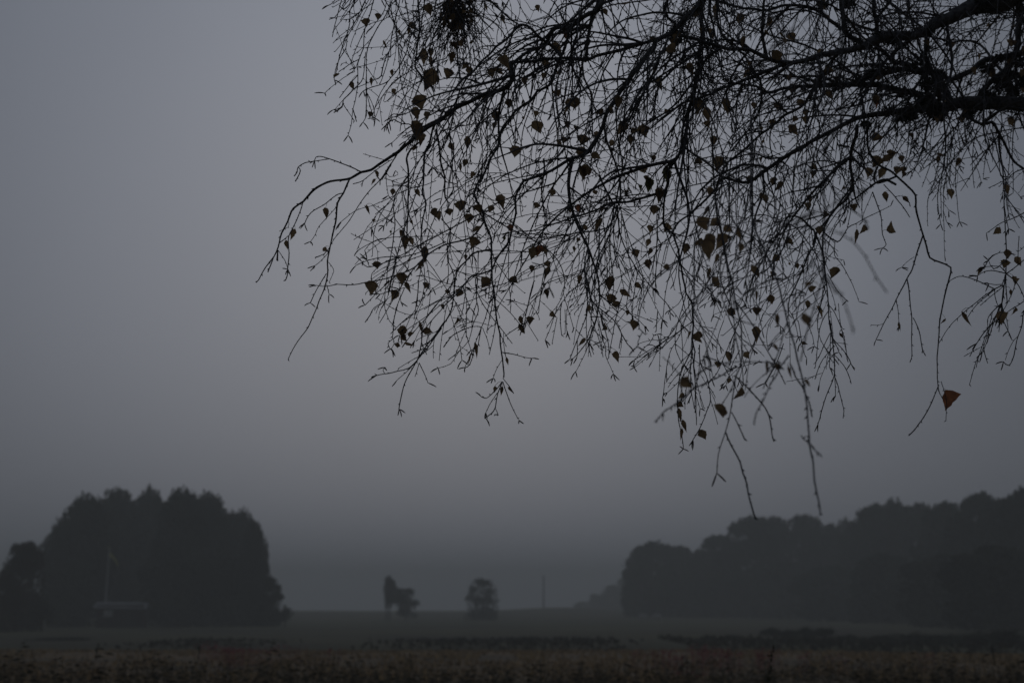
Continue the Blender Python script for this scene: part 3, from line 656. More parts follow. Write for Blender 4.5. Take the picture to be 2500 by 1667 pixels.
t('D', [(2000,380),(1850,440),(1640,550),(1450,650),(1290,740),(1150,800),(1050,880),(1030,910)], 11, 5, 3.9); t('D', [(1950,480),(1850,600),(1640,660),(1500,740),(1380,850),(1280,900),(1100,950),(880,990),(750,990),(650,1005),(570,995)], 13, 6, 3.8)
t('D', [(1640,640),(1500,700),(1240,780),(1130,815),(1000,845),(955,805)], 8, 7); t('D', [(1010,840),(995,790)], 6, 7); t('D', [(1300,1020),(1250,1140),(1220,1250),(1200,1420),(1200,1440),(1165,1470),(1180,1510)], 7, 6); t('D', [(1210,1440),(1215,1480),(1195,1512)], 5, 5)
t('D', [(1440,850),(1410,1000),(1400,1160),(1350,1260),(1310,1340)], 7, 5); t('D', [(1600,450),(1680,560),(1650,750),(1700,900),(1710,1000)], 9, 7); t('D', [(1140,1130),(1050,1180),(1020,1240),(980,1300)], 5, 8); t('D', [(1140,1140),(1100,1220),(1090,1280)], 6, 4)
t('D', [(2010,870),(1930,900),(1850,920),(1760,1030),(1640,1150),(1560,1240),(1480,1330),(1450,1370)], 13, 6); t('D', [(1900,950),(1890,1100),(1910,1200),(1860,1320),(1830,1450),(1750,1530),(1680,1640),(1577,1675)], 9, 4)
t('D', [(2050,970),(2000,1130),(1960,1260),(1930,1340),(1880,1480),(1840,1570),(1800,1660)], 8, 5); t('D', [(1930,1335),(1860,1335),(1760,1370),(1680,1420),(1620,1500)], 6, 9); t('D', [(1940,1340),(1980,1450),(2000,1540)], 5, 4); t('D', [(1880,1480),(1840,1640),(1805,1665)], 5, 8)
t('G', [(1090,200),(1190,220),(1290,245),(1342,248)], 8, 4); t('G', [(1088,270),(1045,350),(1020,415)], 4, 4); t('G', [(1100,410),(1150,480),(1185,535)], 6, 8); t('G', [(1100,440),(1130,540),(1200,700),(1232,755)], 8, 5)
t('G', [(1095,440),(1060,540),(1040,650),(1010,700),(960,735)], 8, 8); t('G', [(1092,440),(1050,500),(1000,550),(965,575),(925,565)], 7, 7); t('G', [(1055,530),(1010,600),(960,690)], 6, 5); t('G', [(1040,655),(1062,710)], 5, 6)
# top left hanging fringe
t('A', [(1060,-60),(1030,80),(980,240),(960,400),(920,520),(915,720),(880,900),(860,1030),(840,1110)], 9, 5, 3.9); t('A', [(940,-50),(910,10),(860,80),(850,200),(830,280),(820,400),(770,480),(740,570),(728,655)], 8, 6, 3.9); t('A', [(820,410),(870,520),(890,590)], 5, 4)
t('A', [(860,150),(880,170),(880,205)], 6, 7); t('A', [(1000,-40),(950,80),(900,130),(850,160),(800,165)], 6, 6, 3.9)
t('A', [(1220,-60),(1150,120),(1080,230),(1020,350),(990,450),(990,620),(985,780),(990,900),(990,950),(960,1000)], 9, 6, 4.0); t('A', [(990,760),(1030,830),(1050,900),(1060,985)], 5, 6); t('A', [(980,430),(960,640),(860,760),(800,820),(790,880),(720,925)], 6, 9); t('A', [(795,860),(770,890),(720,900)], 6, 7)
t('A', [(960,400),(900,560),(800,640),(720,700),(645,765)], 6, 3); t('A', [(1280,-50),(1250,60),(1210,230),(1180,400),(1130,520),(1110,620),(1070,650)], 7, 9, 3.9); t('A', [(760,-40),(720,20),(680,45)], 5, 6, 3.9); t('A', [(870,-30),(850,40),(800,80)], 6, 9, 3.9); t('A', [(840,-30),(790,55)], 6, 9, 3.9)
t('A', [(1410,-60),(1420,120),(1425,250),(1400,430),(1390,560),(1450,640)], 15, 12, 4.1); t('A', [(1430,250),(1360,290),(1310,450),(1250,560),(1190,640),(1150,680),(1040,710),(960,745)], 9, 7); t('A', [(1650,480),(1400,560),(1250,640),(1170,720),(1130,830),(1160,830),(1210,790),(1330,680)], 7, 4, 4.0)
t('A', [(1400,580),(1380,700),(1320,900),(1290,930)], 7, 4); t('A', [(1700,150),(1650,320),(1520,420),(1430,480)], 10, 5, 4.2); t('A', [(1700,150),(1750,400),(1750,700),(1740,850)], 8, 5, 4.2); t('A', [(1690,-60),(1680,60),(1700,160)], 22, 18, 4.2)
t('A', [(1770,-40),(1650,60),(1560,180),(1480,300),(1440,390)], 9, 5, 4.2); t('A', [(1700,200),(1560,330),(1450,420)], 6, 4, 4.2); t('A', [(1560,-40),(1540,150),(1500,300)], 8, 5, 4.1); t('A', [(2180,-40),(2080,120),(1980,230),(1850,340)], 9, 5, 4.2); t('A', [(1960,-40),(2060,60),(2180,170),(2250,210)], 16, 12, 4.1)
t('A', [(1750,210),(1850,480),(1900,700),(1940,850)], 7, 4, 4.2); t('A', [(1750,210),(1690,400),(1560,560),(1450,650)], 6, 4, 4.2); t('A', [(1760,760),(1840,780),(1900,810)], 14, 10)
t('A', [(1860,380),(1900,600),(1960,610)], 6, 5, 4.3)
# --- hanging clumps in the middle (crop E)
t('E', [(430,-40),(430,100),(410,200),(420,300),(440,430)], 15, 10, 4.0); t('E', [(960,520),(860,550),(680,570),(450,600),(230,610)], 13, 4, 4.0); t('E', [(800,560),(790,680),(760,850),(780,960),(810,1080),(830,1130),(930,1220),(1010,1290),(1070,1400),(1120,1480)], 11, 8, 3.7)
t('E', [(760,860),(700,1000),(640,1050),(540,1200),(450,1350)], 8, 5); t('E', [(880,530),(880,720),(830,1000),(790,1200),(700,1450),(640,1600)], 10, 7, 3.4); t('E', [(1010,330),(980,500),(970,700),(1000,1000),(960,1200)], 12, 5, 4.1); t('E', [(1030,340),(1060,600),(1170,830),(1300,1000),(1440,1150),(1465,1220)], 12, 5, 4.1)
t('E', [(1170,840),(1280,1040),(1400,1280)], 6, 4); t('E', [(1440,180),(1415,300),(1410,450),(1420,520),(1500,580)], 18, 14); t('E', [(1500,580),(1400,650),(1260,720),(1150,690)], 9, 4); t('E', [(1400,640),(1350,730),(1260,810),(1100,900),(950,960)], 7, 4)
t('E', [(880,90),(930,200),(1000,330)], 14, 14, 4.2); t('E', [(1100,0),(1050,150),(1020,320)], 12, 12, 4.2); t('E', [(1000,330),(900,420),(800,520),(650,620),(450,700),(200,730),(20,740)], 10, 4, 4.1); t('E', [(1000,350),(930,600),(950,900),(900,1100),(860,1200)], 8, 4, 4.1)
t('E', [(1020,340),(1000,600),(1060,900),(1080,1050),(1020,1200)], 8, 4, 4.15); t('E', [(1050,340),(1120,600),(1200,800),(1240,950),(1180,1100)], 8, 4, 4.1); t('E', [(1000,330),(850,400),(700,450),(560,470),(430,430)], 9, 4, 4.1)
t('E', [(680,580),(600,640),(450,800),(300,860),(160,950),(60,1030),(20,1090)], 8, 4, 4.0); t('E', [(650,600),(560,760),(400,850),(250,910),(100,1010)], 7, 4, 4.0); t('E', [(420,830),(440,900),(400,1100),(380,1200),(280,1310)], 6, 4); t('E', [(350,870),(340,1000),(290,1200),(270,1300),(235,1390)], 6, 4)
t('E', [(1500,570),(1600,600),(1700,540),(1800,490)], 9, 4); t('E', [(1640,1130),(1560,1250),(1500,1350),(1420,1450),(1280,1568)], 8, 4); t('E', [(1590,1040),(1530,1150),(1460,1200)], 6, 4); t('E', [(1650,1290),(1540,1370),(1400,1500),(1300,1568),(1180,1660)], 8, 4)
t('E', [(1640,1170),(1720,1330),(1800,1465)], 6, 4); t('E', [(830,1130),(820,1320),(900,1420),(940,1500),(935,1568),(1000,1720)], 6, 5, 4.0); t('E', [(830,1320),(790,1500),(720,1650),(690,1700)], 6, 4, 4.0); t('E', [(540,1170),(500,1300),(440,1440)], 6, 3); t('E', [(600,1190),(605,1390)], 5, 3); t('E', [(540,1260),(495,1470)], 5, 3)
t('E', [(700,580),(720,760),(690,900),(560,920),(470,950),(420,1030)], 6, 4); t('E', [(2130,150),(2060,100),(1990,150),(1880,190),(1830,250)], 12, 10, 4.3)
t('H', [(140,0),(120,50),(60,150),(0,170),(-60,210)], 6, 4, 4.1); t('H', [(250,-100),(200,60),(120,200),(80,400),(70,530),(60,570)], 6, 6, 4.1); t('H', [(310,150),(220,350),(190,450),(180,600),(190,760),(215,860),(232,995)], 10, 6); t('H', [(360,140),(370,290),(430,430),(450,590),(400,740),(360,830),(310,915)], 8, 7, 4.1)
t('H', [(450,590),(480,680),(510,785)], 5, 3); t('H', [(560,-60),(510,100),(505,240)], 5, 6, 4.2); t('H', [(690,-60),(600,150),(550,270),(500,380),(465,418)], 6, 6, 4.2); t('H', [(690,180),(640,280),(605,400),(580,470)], 6, 5); t('H', [(700,140),(720,280),(745,335)], 5, 6); t('H', [(300,150),(290,400),(295,550)], 8, 5)
t('H', [(210,-60),(220,180),(230,300)], 6, 4, 4.1); t('H', [(1430,-60),(1450,100),(1465,220),(1463,390),(1400,560),(1360,680),(1350,730),(1335,780)], 9, 6); t('H', [(1463,390),(1500,480),(1530,620),(1545,680),(1540,740)], 7, 6); t('H', [(1450,165),(1370,260),(1325,360),(1305,425)], 6, 6); t('H', [(1465,220),(1540,300),(1590,400),(1605,460)], 6, 6); t('H', [(1430,40),(1340,240),(1300,300)], 6, 6)
t('H', [(1460,95),(1530,170),(1580,240),(1600,290)], 6, 8); t('H', [(1170,-60),(1210,180),(1240,245)], 6, 5, 4.2); t('H', [(1050,130),(1000,270),(930,400),(900,455)], 7, 8, 3.8); t('H', [(1240,-40),(1290,80),(1305,155)], 6, 4, 4.2); t('H', [(1500,-200),(1530,50),(1570,200)], 5, 4, 4.2)
# --- near twigs, out of focus
t('C', [(850,-260),(870,100),(860,440),(840,650),(870,850),(840,1000),(740,1200),(700,1350),(705,1568),(715,1770),(700,2070),(700,2270),(650,2420),(600,2620),(560,2770),(520,2960)], 18, 9, 2.4, -.2, 'near')
t('E', [(1800,-300),(1820,100),(1830,280),(1850,450),(1880,560),(1920,800),(1970,960),(2010,1180),(2050,1350),(2040,1640),(2000,1740),(1960,2020),(1915,2200),(1860,2380),(1845,2530)], 16, 8, 3.0, -.2, 'near')
t('H', [(578,860),(620,960),(690,1090),(720,1200),(740,1250),(780,1430),(820,1560)], 12, 13); t('H', [(660,400),(760,500),(870,610),(930,710),(950,870),(970,930)], 11, 10); t('H', [(925,705),(958,740)], 9, 10); t('H', [(622,690),(680,800),(730,912)], 9, 10); t('H', [(665,315),(560,380),(420,450),(310,500),(200,600),(60,700),(0,770)], 12, 10, dd=-.6); t('H', [(60,700),(65,770)], 8, 8)
t('F', [(100,-500),(120,-200),(110,150),(130,480),(240,750),(320,950),(370,1120),(410,1300),(470,1480),(490,1600),(540,1800),(570,2000),(590,2300),(620,2440),(630,2600),(670,2780),(680,2880)], 14, 13, 2.9, -.6, 'near')
t('H', [(1110,300),(1150,400),(1210,490),(1240,560),(1262,610),(1280,730)], 12, 11); t('H', [(1190,880),(1260,950),(1350,1035)], 9, 9, dd=-.2); t('H', [(1090,220),(990,380),(880,600),(830,700),(815,795)], 10, 10, dd=-.3)
t('F', [(760,180),(900,340),(1000,420),(1040,460),(1075,530)], 8, 12, 2.2, -.1, 'near'); t('F', [(300,480),(740,540),(900,610),(950,640),(1050,760),(1140,930),(1190,1000),(1230,1050)], 9, 11, 1.9, -.1, 'near'); t('F', [(600,800),(780,990),(880,1130),(920,1280),(950,1390)], 8, 11, 1.8, -.1, 'near')
t('E', [(1830,270),(1750,400),(1670,600),(1660,1000),(1650,1300),(1630,1560)], 10, 8, 3.0, -.1, 'near'); t('E', [(1840,290),(1960,440),(2040,560),(2080,680),(2110,760)], 10, 7, 2.9, -.1, 'near'); t('E', [(2130,100),(2140,400),(2110,780),(2080,950)], 12, 7, 3.2, -.1, 'near'); t('E', [(1640,740),(1440,870),(1280,1030),(1200,1300),(1260,1400)], 10, 8, 3.1, -.2, 'near')
t('E', [(760,300),(830,500),(890,760),(900,900)], 10, 6, 3.0, -.1, 'near'); t('E', [(1600,100),(1640,350),(1700,640),(1780,900),(1800,1090)], 9, 6, 3.1, -.1, 'near'); t('A', [(1860,380),(1750,600),(1900,900),(2000,1200)], 7, 5, 3.4, 0, 'near')
t('E', [(1720,640),(1740,760),(1690,900),(1760,1000),(1850,1120)], 9, 6, 3.0, 0, 'near'); t('E', [(1900,700),(1870,900),(1930,1100),(1960,1200)], 9, 6, 3.0, 0, 'near')

def crom(pts, step):
    out = []; n = len(pts)
    for i in range(n - 1):
        p0 = pts[max(i - 1, 0)]; p1 = pts[i]; p2 = pts[i + 1]; p3 = pts[min(i + 2, n - 1)]
        k = max(2, int((p2 - p1).length / step))
        for j in range(k):
            u = j / k
            out.append(.5 * ((2 * p1) + (p2 - p0) * u + (2 * p0 - 5 * p1 + 4 * p2 - p3) * u * u + (3 * p1 - p0 - 3 * p2 + p3) * u ** 3))
    out.append(pts[-1]); return out
LIMBS = ['upper', 'leading', 'central', 'middle', 'lower', 'pendulous', 'near']
SAMP = []            # (px, py, depth, limb, index of trace) for snapping
def nearest(px, py, maxd, skip=None):
    best = None; bd = maxd * maxd
    for s in SAMP:
        q = (s[0] - px) ** 2 + (s[1] - py) ** 2
        if q < bd: bd = q; best = s
    return best
BR = []              # finished branches: dict(pts3, rad, limb, wpx)
for tr_ in T:
    p2 = tr_['p']; d0 = tr_['d']; limb = tr_['limb']
    s = nearest(*p2[0], 26)
    root = False
    if d0 is None:
        if s is None: s = nearest(*p2[0], 500)
        d0 = s[2]
    else: root = True
    if limb is None:
        s2 = s or nearest(*p2[0], 900); limb = s2[3]
    Ls = [0]
    for a, b in zip(p2, p2[1:]): Ls.append(Ls[-1] + math.dist(a, b))
    tot = Ls[-1]; dd = tr_['dd'] or random.uniform(-.28, .22) * min(1, tot / 300)
    e = nearest(*p2[-1], 12) if root else None
    ph = random.uniform(0, 6)
    pts = []
    for (x, y), l in zip(p2, Ls):
        u = l / tot
        pts.append(P(x, y, d0 + dd * u + .05 * math.sin(u * 5 + ph) * min(1, tot / 200) * (u > 0)))
    sp = crom(pts, .014 if tot < 900 else .02)
    n = len(sp); wob = .0012 if tr_['w'][0] < 6 else .003
    out = []; rad = []
    for i, p in enumerate(sp):
        u = i / max(1, n - 1)
        j = Vector((noise.noise(p * 22), noise.noise(p * 22 + Vector((9, 9, 9))), noise.noise(p * 22 + Vector((5, 0, 3))))) * wob * 1.6
        out.append(p + j)
        x, y, dp = proj(p)
        wpx = tr_['w'][0] * (1 - u) ** 1.0 + tr_['w'][1] * u
        if tr_['wl']: wpx = float(np.interp(u * tot, Ls, np.interp(np.linspace(0, 1, len(Ls)), np.linspace(0, 1, len(tr_['wl'])), tr_['wl'])))
        r = wpx / FPX * dp / 2 * (1 + .13 * noise.noise(p * 40))
        rad.append(max(r * (1.12 if wpx < 5 else 1.0), .0009))
        if i % 2 == 0: SAMP.append((x, y, dp, limb))
    BR.append(dict(p=out, r=rad, limb=limb, root=root, w=tr_['w']))

# trunk stands to the right of the frame; overhead limbs carry the branches that enter through the top
TX, TY = 2.75, 5.1
tree_e = empty('birch_tree', (TX, TY, gh(TX, TY))); tag(tree_e, 'large bare weeping birch with few brown leaves overhanging the field from the right', 'tree')
mbt = MB(); zz = gh(TX, TY)
tp = crom([Vector((TX + .06 * math.sin(z * .8), TY + .05 * math.sin(z * .6), zz - .2 + z)) for z in (0, .3, 1, 2, 3, 4, 5.2, 6.5, 8.5, 11)], .12)
mbt.tube(tp, [max(.03, .19 * (1 - .075 * (p.z - zz)) + .09 * math.exp(-(p.z - zz) * 3)) for p in tp], 14)
def tpt(z): return Vector((TX + .06 * math.sin(z * .8), TY + .05 * math.sin(z * .6), zz - .2 + z))
MBS = {l: dict(branch=MB(), twigs=MB(), leaves=MB(), catkins=MB(), lichen=MB()) for l in LIMBS}
OVER = []
def over(pts, r0, r1, limb):
    sp = crom(pts, .05); n = len(sp)
    sp = [p + Vector((noise.noise(p * 3), noise.noise(p * 3 + Vector((7, 7, 7))), noise.noise(p * 3 + Vector((1, 5, 9))))) * .03 * min(1, i / 4) for i, p in enumerate(sp)]
    MBS[limb]['branch'].tube(sp, [r0 + (r1 - r0) * i / n for i in range(n)], 8)
    for i, p in enumerate(sp): OVER.append((p, r0 + (r1 - r0) * i / n))
over([tpt(5.0), P(2500, -330, 4.9), P(2100, -280, 4.6), P(1700, -230, 4.3), P(1300, -190, 4.1), P(1000, -150, 3.95), P(800, -130, 3.8)], .05, .006, 'leading')
over([tpt(4.6), P(2500, -260, 4.2), P(2200, -300, 3.6), P(1950, -330, 3.1), P(1700, -300, 2.7)], .035, .006, 'near')
over([tpt(4.3), P(2600, -200, 4.8), P(2300, -190, 4.7), P(1900, -160, 4.5), P(1600, -160, 4.3)], .05, .02, 'central')
# tie roots back to the trunk or to an overhead limb
for b in BR:
    if not b['root']: continue
    p0 = b['p'][0]; x, y, d = proj(p0)
    t0 = (b['p'][0] - b['p'][2]).normalized()
    if x > 2470:                                  # leaves through the right side: run to the trunk
        q = min((tpt(z) for z in np.arange(1.5, 6, .1)), key=lambda a: (a - p0).length + abs(a.z - p0.z - .0) * .5)
        con = [q, (q + p0) / 2 + t0 * .1, p0]; rr0 = b['r'][0] * 1.3
    elif y < 0:
        q, qr = min(OVER, key=lambda a: (a[0] - p0).length + abs(a[0].x - p0.x) * .3 - (.3 if a[0].x > p0.x else 0))
        con = [q, q.lerp(p0, .5) + t0 * .08, p0]; rr0 = min(b['r'][0] * 1.2, max(qr, b['r'][0]))
    else: continue
    c = crom(con, .03)
    b['p'] = c[:-1] + b['p']; b['r'] = [rr0 + (b['r'][0] - rr0) * i / len(c) for i in range(len(c) - 1)] + b['r']

POLY = [(800,-400),(810,-100),(818,250),(870,300),(960,290),(1010,370),(950,430),(880,520),(860,600),(890,740),(950,800),(1000,850),(1100,880),(1180,850),(1235,860),(1300,820),(1400,870),(1500,860),(1580,900),(1640,960),(1700,1010),(1800,960),(1900,930),(2000,930),(2060,860),(2060,720),(2030,560),(2110,480),(2180,400),(2250,430),(2300,560),(2325,470),(2440,420),(2470,640),(2400,740),(2350,860),(2420,900),(2500,880),(2700,800),(2700,-400)]
def inside(x, y):
    c = False; j = len(POLY) - 1
    for i in range(len(POLY)):
        xi, yi = POLY[i]; xj, yj = POLY[j]
        if (yi > y) != (yj > y) and x < (xj - xi) * (y - yi) / (yj - yi) + xi: c = not c
        j = i
    return c
def buds(mb, pts, rad, step=.024, ln=.0065):
    acc = random.uniform(0, step)
    for i in range(1, len(pts)):
        acc += (pts[i] - pts[i - 1]).length
        if acc > step and rad[i] < .006:
            acc = random.uniform(-.008, .004)
            t_ = (pts[i] - pts[i - 1])
            if t_.length < 1e-7: continue
            t_.normalize(); a = t_.orthogonal(); a.rotate(Matrix.Rotation(random.uniform(0, 6.28), 3, t_))
            mb.spike(pts[i] + a * rad[i] * .3, a * .8 + t_ * .8, ln * random.uniform(.8, 1.6), rad[i] * 1.0 + .0010)
def catkins(mb, p, dr):
    for k in range(random.choice((1, 2, 2, 3))):
        a = (dr.normalized() * random.uniform(.3, 1) + Vector((random.gauss(0, .55), random.gauss(0, .55), random.gauss(-.15, .3)))).normalized()
        ln = random.uniform(.018, .030); cv = Vector((random.gauss(0, .3), random.gauss(0, .3), -.35)); pts = []; q = p.copy()
        for i in range(6):
            pts.append(q.copy()); q = q + a * ln / 5; a = (a + cv * .22).normalized()
        mb.tube(pts, [.0007, .0014, .0017, .0017, .0015, .0008], 5)
OUTL = [(0, .0), (.06, .20), (.16, .36), (.28, .44), (.40, .42), (.52, .34), (.64, .25), (.76, .15), (.88, .06), (1.0, 0)]
def leaf(mb, p, dr, size, wid, mat_i=0, petiole=True, face=None):
    d = dr.normalized()
    if face is None: face = Vector((random.gauss(0, .5), -1, random.gauss(0, .5)))
    s = d.cross(face); s = s.normalized() if s.length > 1e-4 else d.orthogonal().normalized()
    nrm_ = s.cross(d)
    if petiole:
        b = p + d * size * .22; mb.tube([p, p + d * size * .12 + nrm_ * .002, b], [.0006, .0006, .0006], 3, False)
    else: b = p
    fold = random.uniform(.15, .95); curl = random.uniform(-1.1, 1.1); tw = random.uniform(-1.1, 1.1); asy = random.uniform(.65, 1.1)
    mid = []; le = []; ri = []
    for i, (u, w_) in enumerate(OUTL):
        c = b + d * size * u + nrm_ * size * curl * u * u * .5
        an = tw * u; s2 = s * math.cos(an) + nrm_ * math.sin(an)
        w2 = w_ * wid * (1.0 + (.12 if i % 2 else -.06)) / .44 * .5
        up = nrm_ * abs(w2) * fold
        mid.append(c); le.append(c + s2 * w2 + up - d * size * (.03 if i % 2 else 0)); ri.append(c - s2 * w2 * asy + up * random.uniform(.2, 1.2))
    v0 = len(mb.v); mb.v += mid + le + ri; n = len(OUTL)
    for i in range(n - 1):
        mb.f.append((v0 + i, v0 + i + 1, v0 + n + i + 1, v0 + n + i)); mb.f.append((v0 + i + 1, v0 + i, v0 + 2 * n + i, v0 + 2 * n + i + 1))
NT = 0
def grow(limb, p, d, ln, r0, lvl, hang=.10, clip=True):
    global NT
    step = .020; n = max(3, int(ln / step)); pts = [p]; cd = d.normalized()
    wv = Vector((random.gauss(0, 1), random.gauss(0, 1), random.gauss(0, .6))) * .085; fq = random.uniform(.12, .4)
    for i in range(n):
        cd = (cd + Vector((0, 0, -hang)) + wv * math.cos(i * fq) + Vector((random.gauss(0, .04), random.gauss(0, .04), random.gauss(0, .04)))).normalized()
        q = pts[-1] + cd * step; 
        if clip and i % 2 == 0:
            x, y, dp = proj(q)
            if dp < 1.2 or not inside(x, y): break
        pts.append(q)
    if len(pts) < 3: return
    NT += 1
    n = len(pts); r1 = .0010; rad = [r0 + (r1 - r0) * (i / n) ** .8 for i in range(n)]
    mb = MBS[limb]['twigs']; mb.tube(pts, rad, 4 if lvl < 2 else 3, False); buds(mb, pts, rad)
    if lvl < 2:
        i = random.randint(2, 5)
        while i < n - 2:
            t_ = (pts[i + 1] - pts[i]).normalized(); a = t_.orthogonal(); a.rotate(Matrix.Rotation(random.uniform(0, 6.28), 3, t_))
            grow(limb, pts[i], t_ * .9 + a * .75, random.uniform(.04, .16 if lvl == 1 else .24) * (1.1 - .5 * i / n), rad[i] * .75, lvl + 1, hang * .8, clip)
            i += random.randint(3, 8)
    if random.random() < (.36 if n > 5 else .1): catkins(MBS[limb]['catkins'], pts[-1], cd)
    elif random.random() < .035: leaf(MBS[limb]['leaves'], pts[-1], Vector((random.gauss(0, .5), random.gauss(0, .5), -1)), random.uniform(.02, .042), random.uniform(.016, .034))
# lay down the branches and let thin twigs grow from them
for b in BR:
    w = b['w'][0]; mb = MBS[b['limb']]['branch' if w > 4.6 else 'twigs']
    mb.tube(b['p'], b['r'], 9 if w > 18 else 6 if w > 4.6 else 5)
    buds(MBS[b['limb']]['twigs'], b['p'], b['r'], .02, .006)
    x, y, dp = proj(b['p'][-1])
    tt = b['p'][-1] - b['p'][-2]
    if w < 6 and random.random() < .7 and b['w'][1] < 2.6: catkins(MBS[b['limb']]['catkins'], b['p'][-1], tt)
    # knobbly bark and lichen tufts on the thick wood
    for i in range(2, len(b['p']) - 2):
        r = b['r'][i]
        if r > .007:
            for _ in range(int(min(30, r * 600))):
                t_ = (b['p'][i + 1] - b['p'][i]).normalized(); a = t_.orthogonal(); a.rotate(Matrix.Rotation(random.uniform(0, 6.28), 3, t_))
                if noise.noise(b['p'][i] * 9) + noise.noise(b['p'][i] * 31) * .5 < -.12: continue
                MBS[b['limb']]['lichen'].spike(b['p'][i].lerp(b['p'][i + 1], random.random()) + a * r * .9, a + Vector((random.gauss(0, .6), random.gauss(0, .6), random.gauss(0, .6))), random.uniform(.006, .018 + r * .35), random.uniform(.001, .003))
    if b['w'][0] < 2.2 and len(b['p']) < 12: continue
    acc = random.uniform(0, .05); isnear = b['limb'] == 'near'
    for i in range(2, len(b['p']) - 1):
        acc -= (b['p'][i] - b['p'][i - 1]).length
        if acc > 0: continue
        x, y, dp = proj(b['p'][i]); r = b['r'][i]
        if r > .004: acc = random.uniform(.018, .050)
        elif r > .0017: acc = random.uniform(.024, .065)
        else: acc = random.uniform(.05, .12)
        if y < 420 and x > 1250: acc *= .85
        else: acc *= 1.2
        if isnear: acc *= 3.0
        # the crown's outer fringe is bare and open
        if not inside(x, y): continue
        if x < 1010 and y > 300: acc *= 2.2
        if x > 2040 and y > 270: acc *= 3.2
        if x > 2240 and y > 330: acc *= 1.3
        t_ = (b['p'][i + 1] - b['p'][i - 1]).normalized(); a = t_.orthogonal(); a.rotate(Matrix.Rotation(random.uniform(0, 6.28), 3, t_))
        ln = random.uniform(.10, .42) if r > .0017 else random.uniform(.05, .20)
        if random.random() < .12 and r > .003: ln *= 1.5
        grow(b['limb'], b['p'][i], t_ * .9 + a * .6 + Vector((-.15, 0, -.22)), ln, min(.0030, max(.0014, r * .62)) * random.uniform(.7, 1.1), 0 if r > .0017 else 1, random.uniform(.015, .11))
# middle-sized branchlets, each carrying its own twigs
cand = [(b, i) for b in BR for i in range(4, len(b['p']) - 4, 3) if b['limb'] != 'near' and b['r'][i] > .0045]
for _ in range(130):
    b, i = random.choice(cand); x, y, dp = proj(b['p'][i])
    if not (1180 < x < 2560 and -60 < y < 460): continue
    t_ = (b['p'][i + 1] - b['p'][i - 1]).normalized(); a = t_.orthogonal(); a.rotate(Matrix.Rotation(random.uniform(0, 6.28), 3, t_))
    grow(b['limb'], b['p'][i], t_ * .8 + a * .8 + Vector((-.2, 0, 0)), random.uniform(.3, .75), random.uniform(.0036, .0062), 0, random.uniform(.01, .06))
# long pendulous twigs from the limbs overhead
for _ in range(85):
    p, r = random.choice(OVER); x, y, dp = proj(p)
    if x > 2600: continue
    grow('leading' if dp > 3.4 else 'near', p, Vector((random.gauss(-.3, .4), random.gauss(0, .3), -.6)), random.uniform(.35, 1.0) if dp > 3.4 else random.uniform(.2, .6), .0017, 0, .07)

# shaggy lichen cushions on the heavy wood
for x, y, rr in ((1600,900,80),(1660,950,55),(1510,860,60),(1560,700,55),(2150,700,55),(2250,760,50),(2050,790,50),(1260,330,40),(1960,60,70),(2060,20,70),(2280,500,70),(2150,480,45),(1650,610,50),(1900,940,35),(1430,950,45),(1350,970,35),(1560,265,35),(700,40,40),
                 (2250,620,45),(2340,690,50),(2040,560,50),(1100,610,35),(1180,590,35),(1430,560,40),(1000,670,35),(1260,910,35),(1050,1020,30),(1150,300,35),(900,40,40)):
    px_, py_ = 1800 + x / 3.357, y / 3.357
    s_ = min((q for q in SAMP if q[3] in ('upper', 'middle', 'lower')), key=lambda q: (q[0] - px_) ** 2 + (q[1] - py_) ** 2)
    c_ = P(px_, py_, s_[2]); q_ = rr / 3.357 / FPX * s_[2]
    for _ in range(int(rr * 3)):
        d_ = Vector((random.gauss(0, 1), random.gauss(0, 1), random.gauss(0, 1))).normalized()
        MBS[s_[3]]['lichen'].spike(c_ + Vector((d_.x * 1.2, d_.y, d_.z * .7)) * q_ * random.random() ** .6, d_ + Vector((random.gauss(0, .5), random.gauss(0, .5), random.gauss(0, .5))), random.uniform(.008, .02), random.uniform(.002, .005))

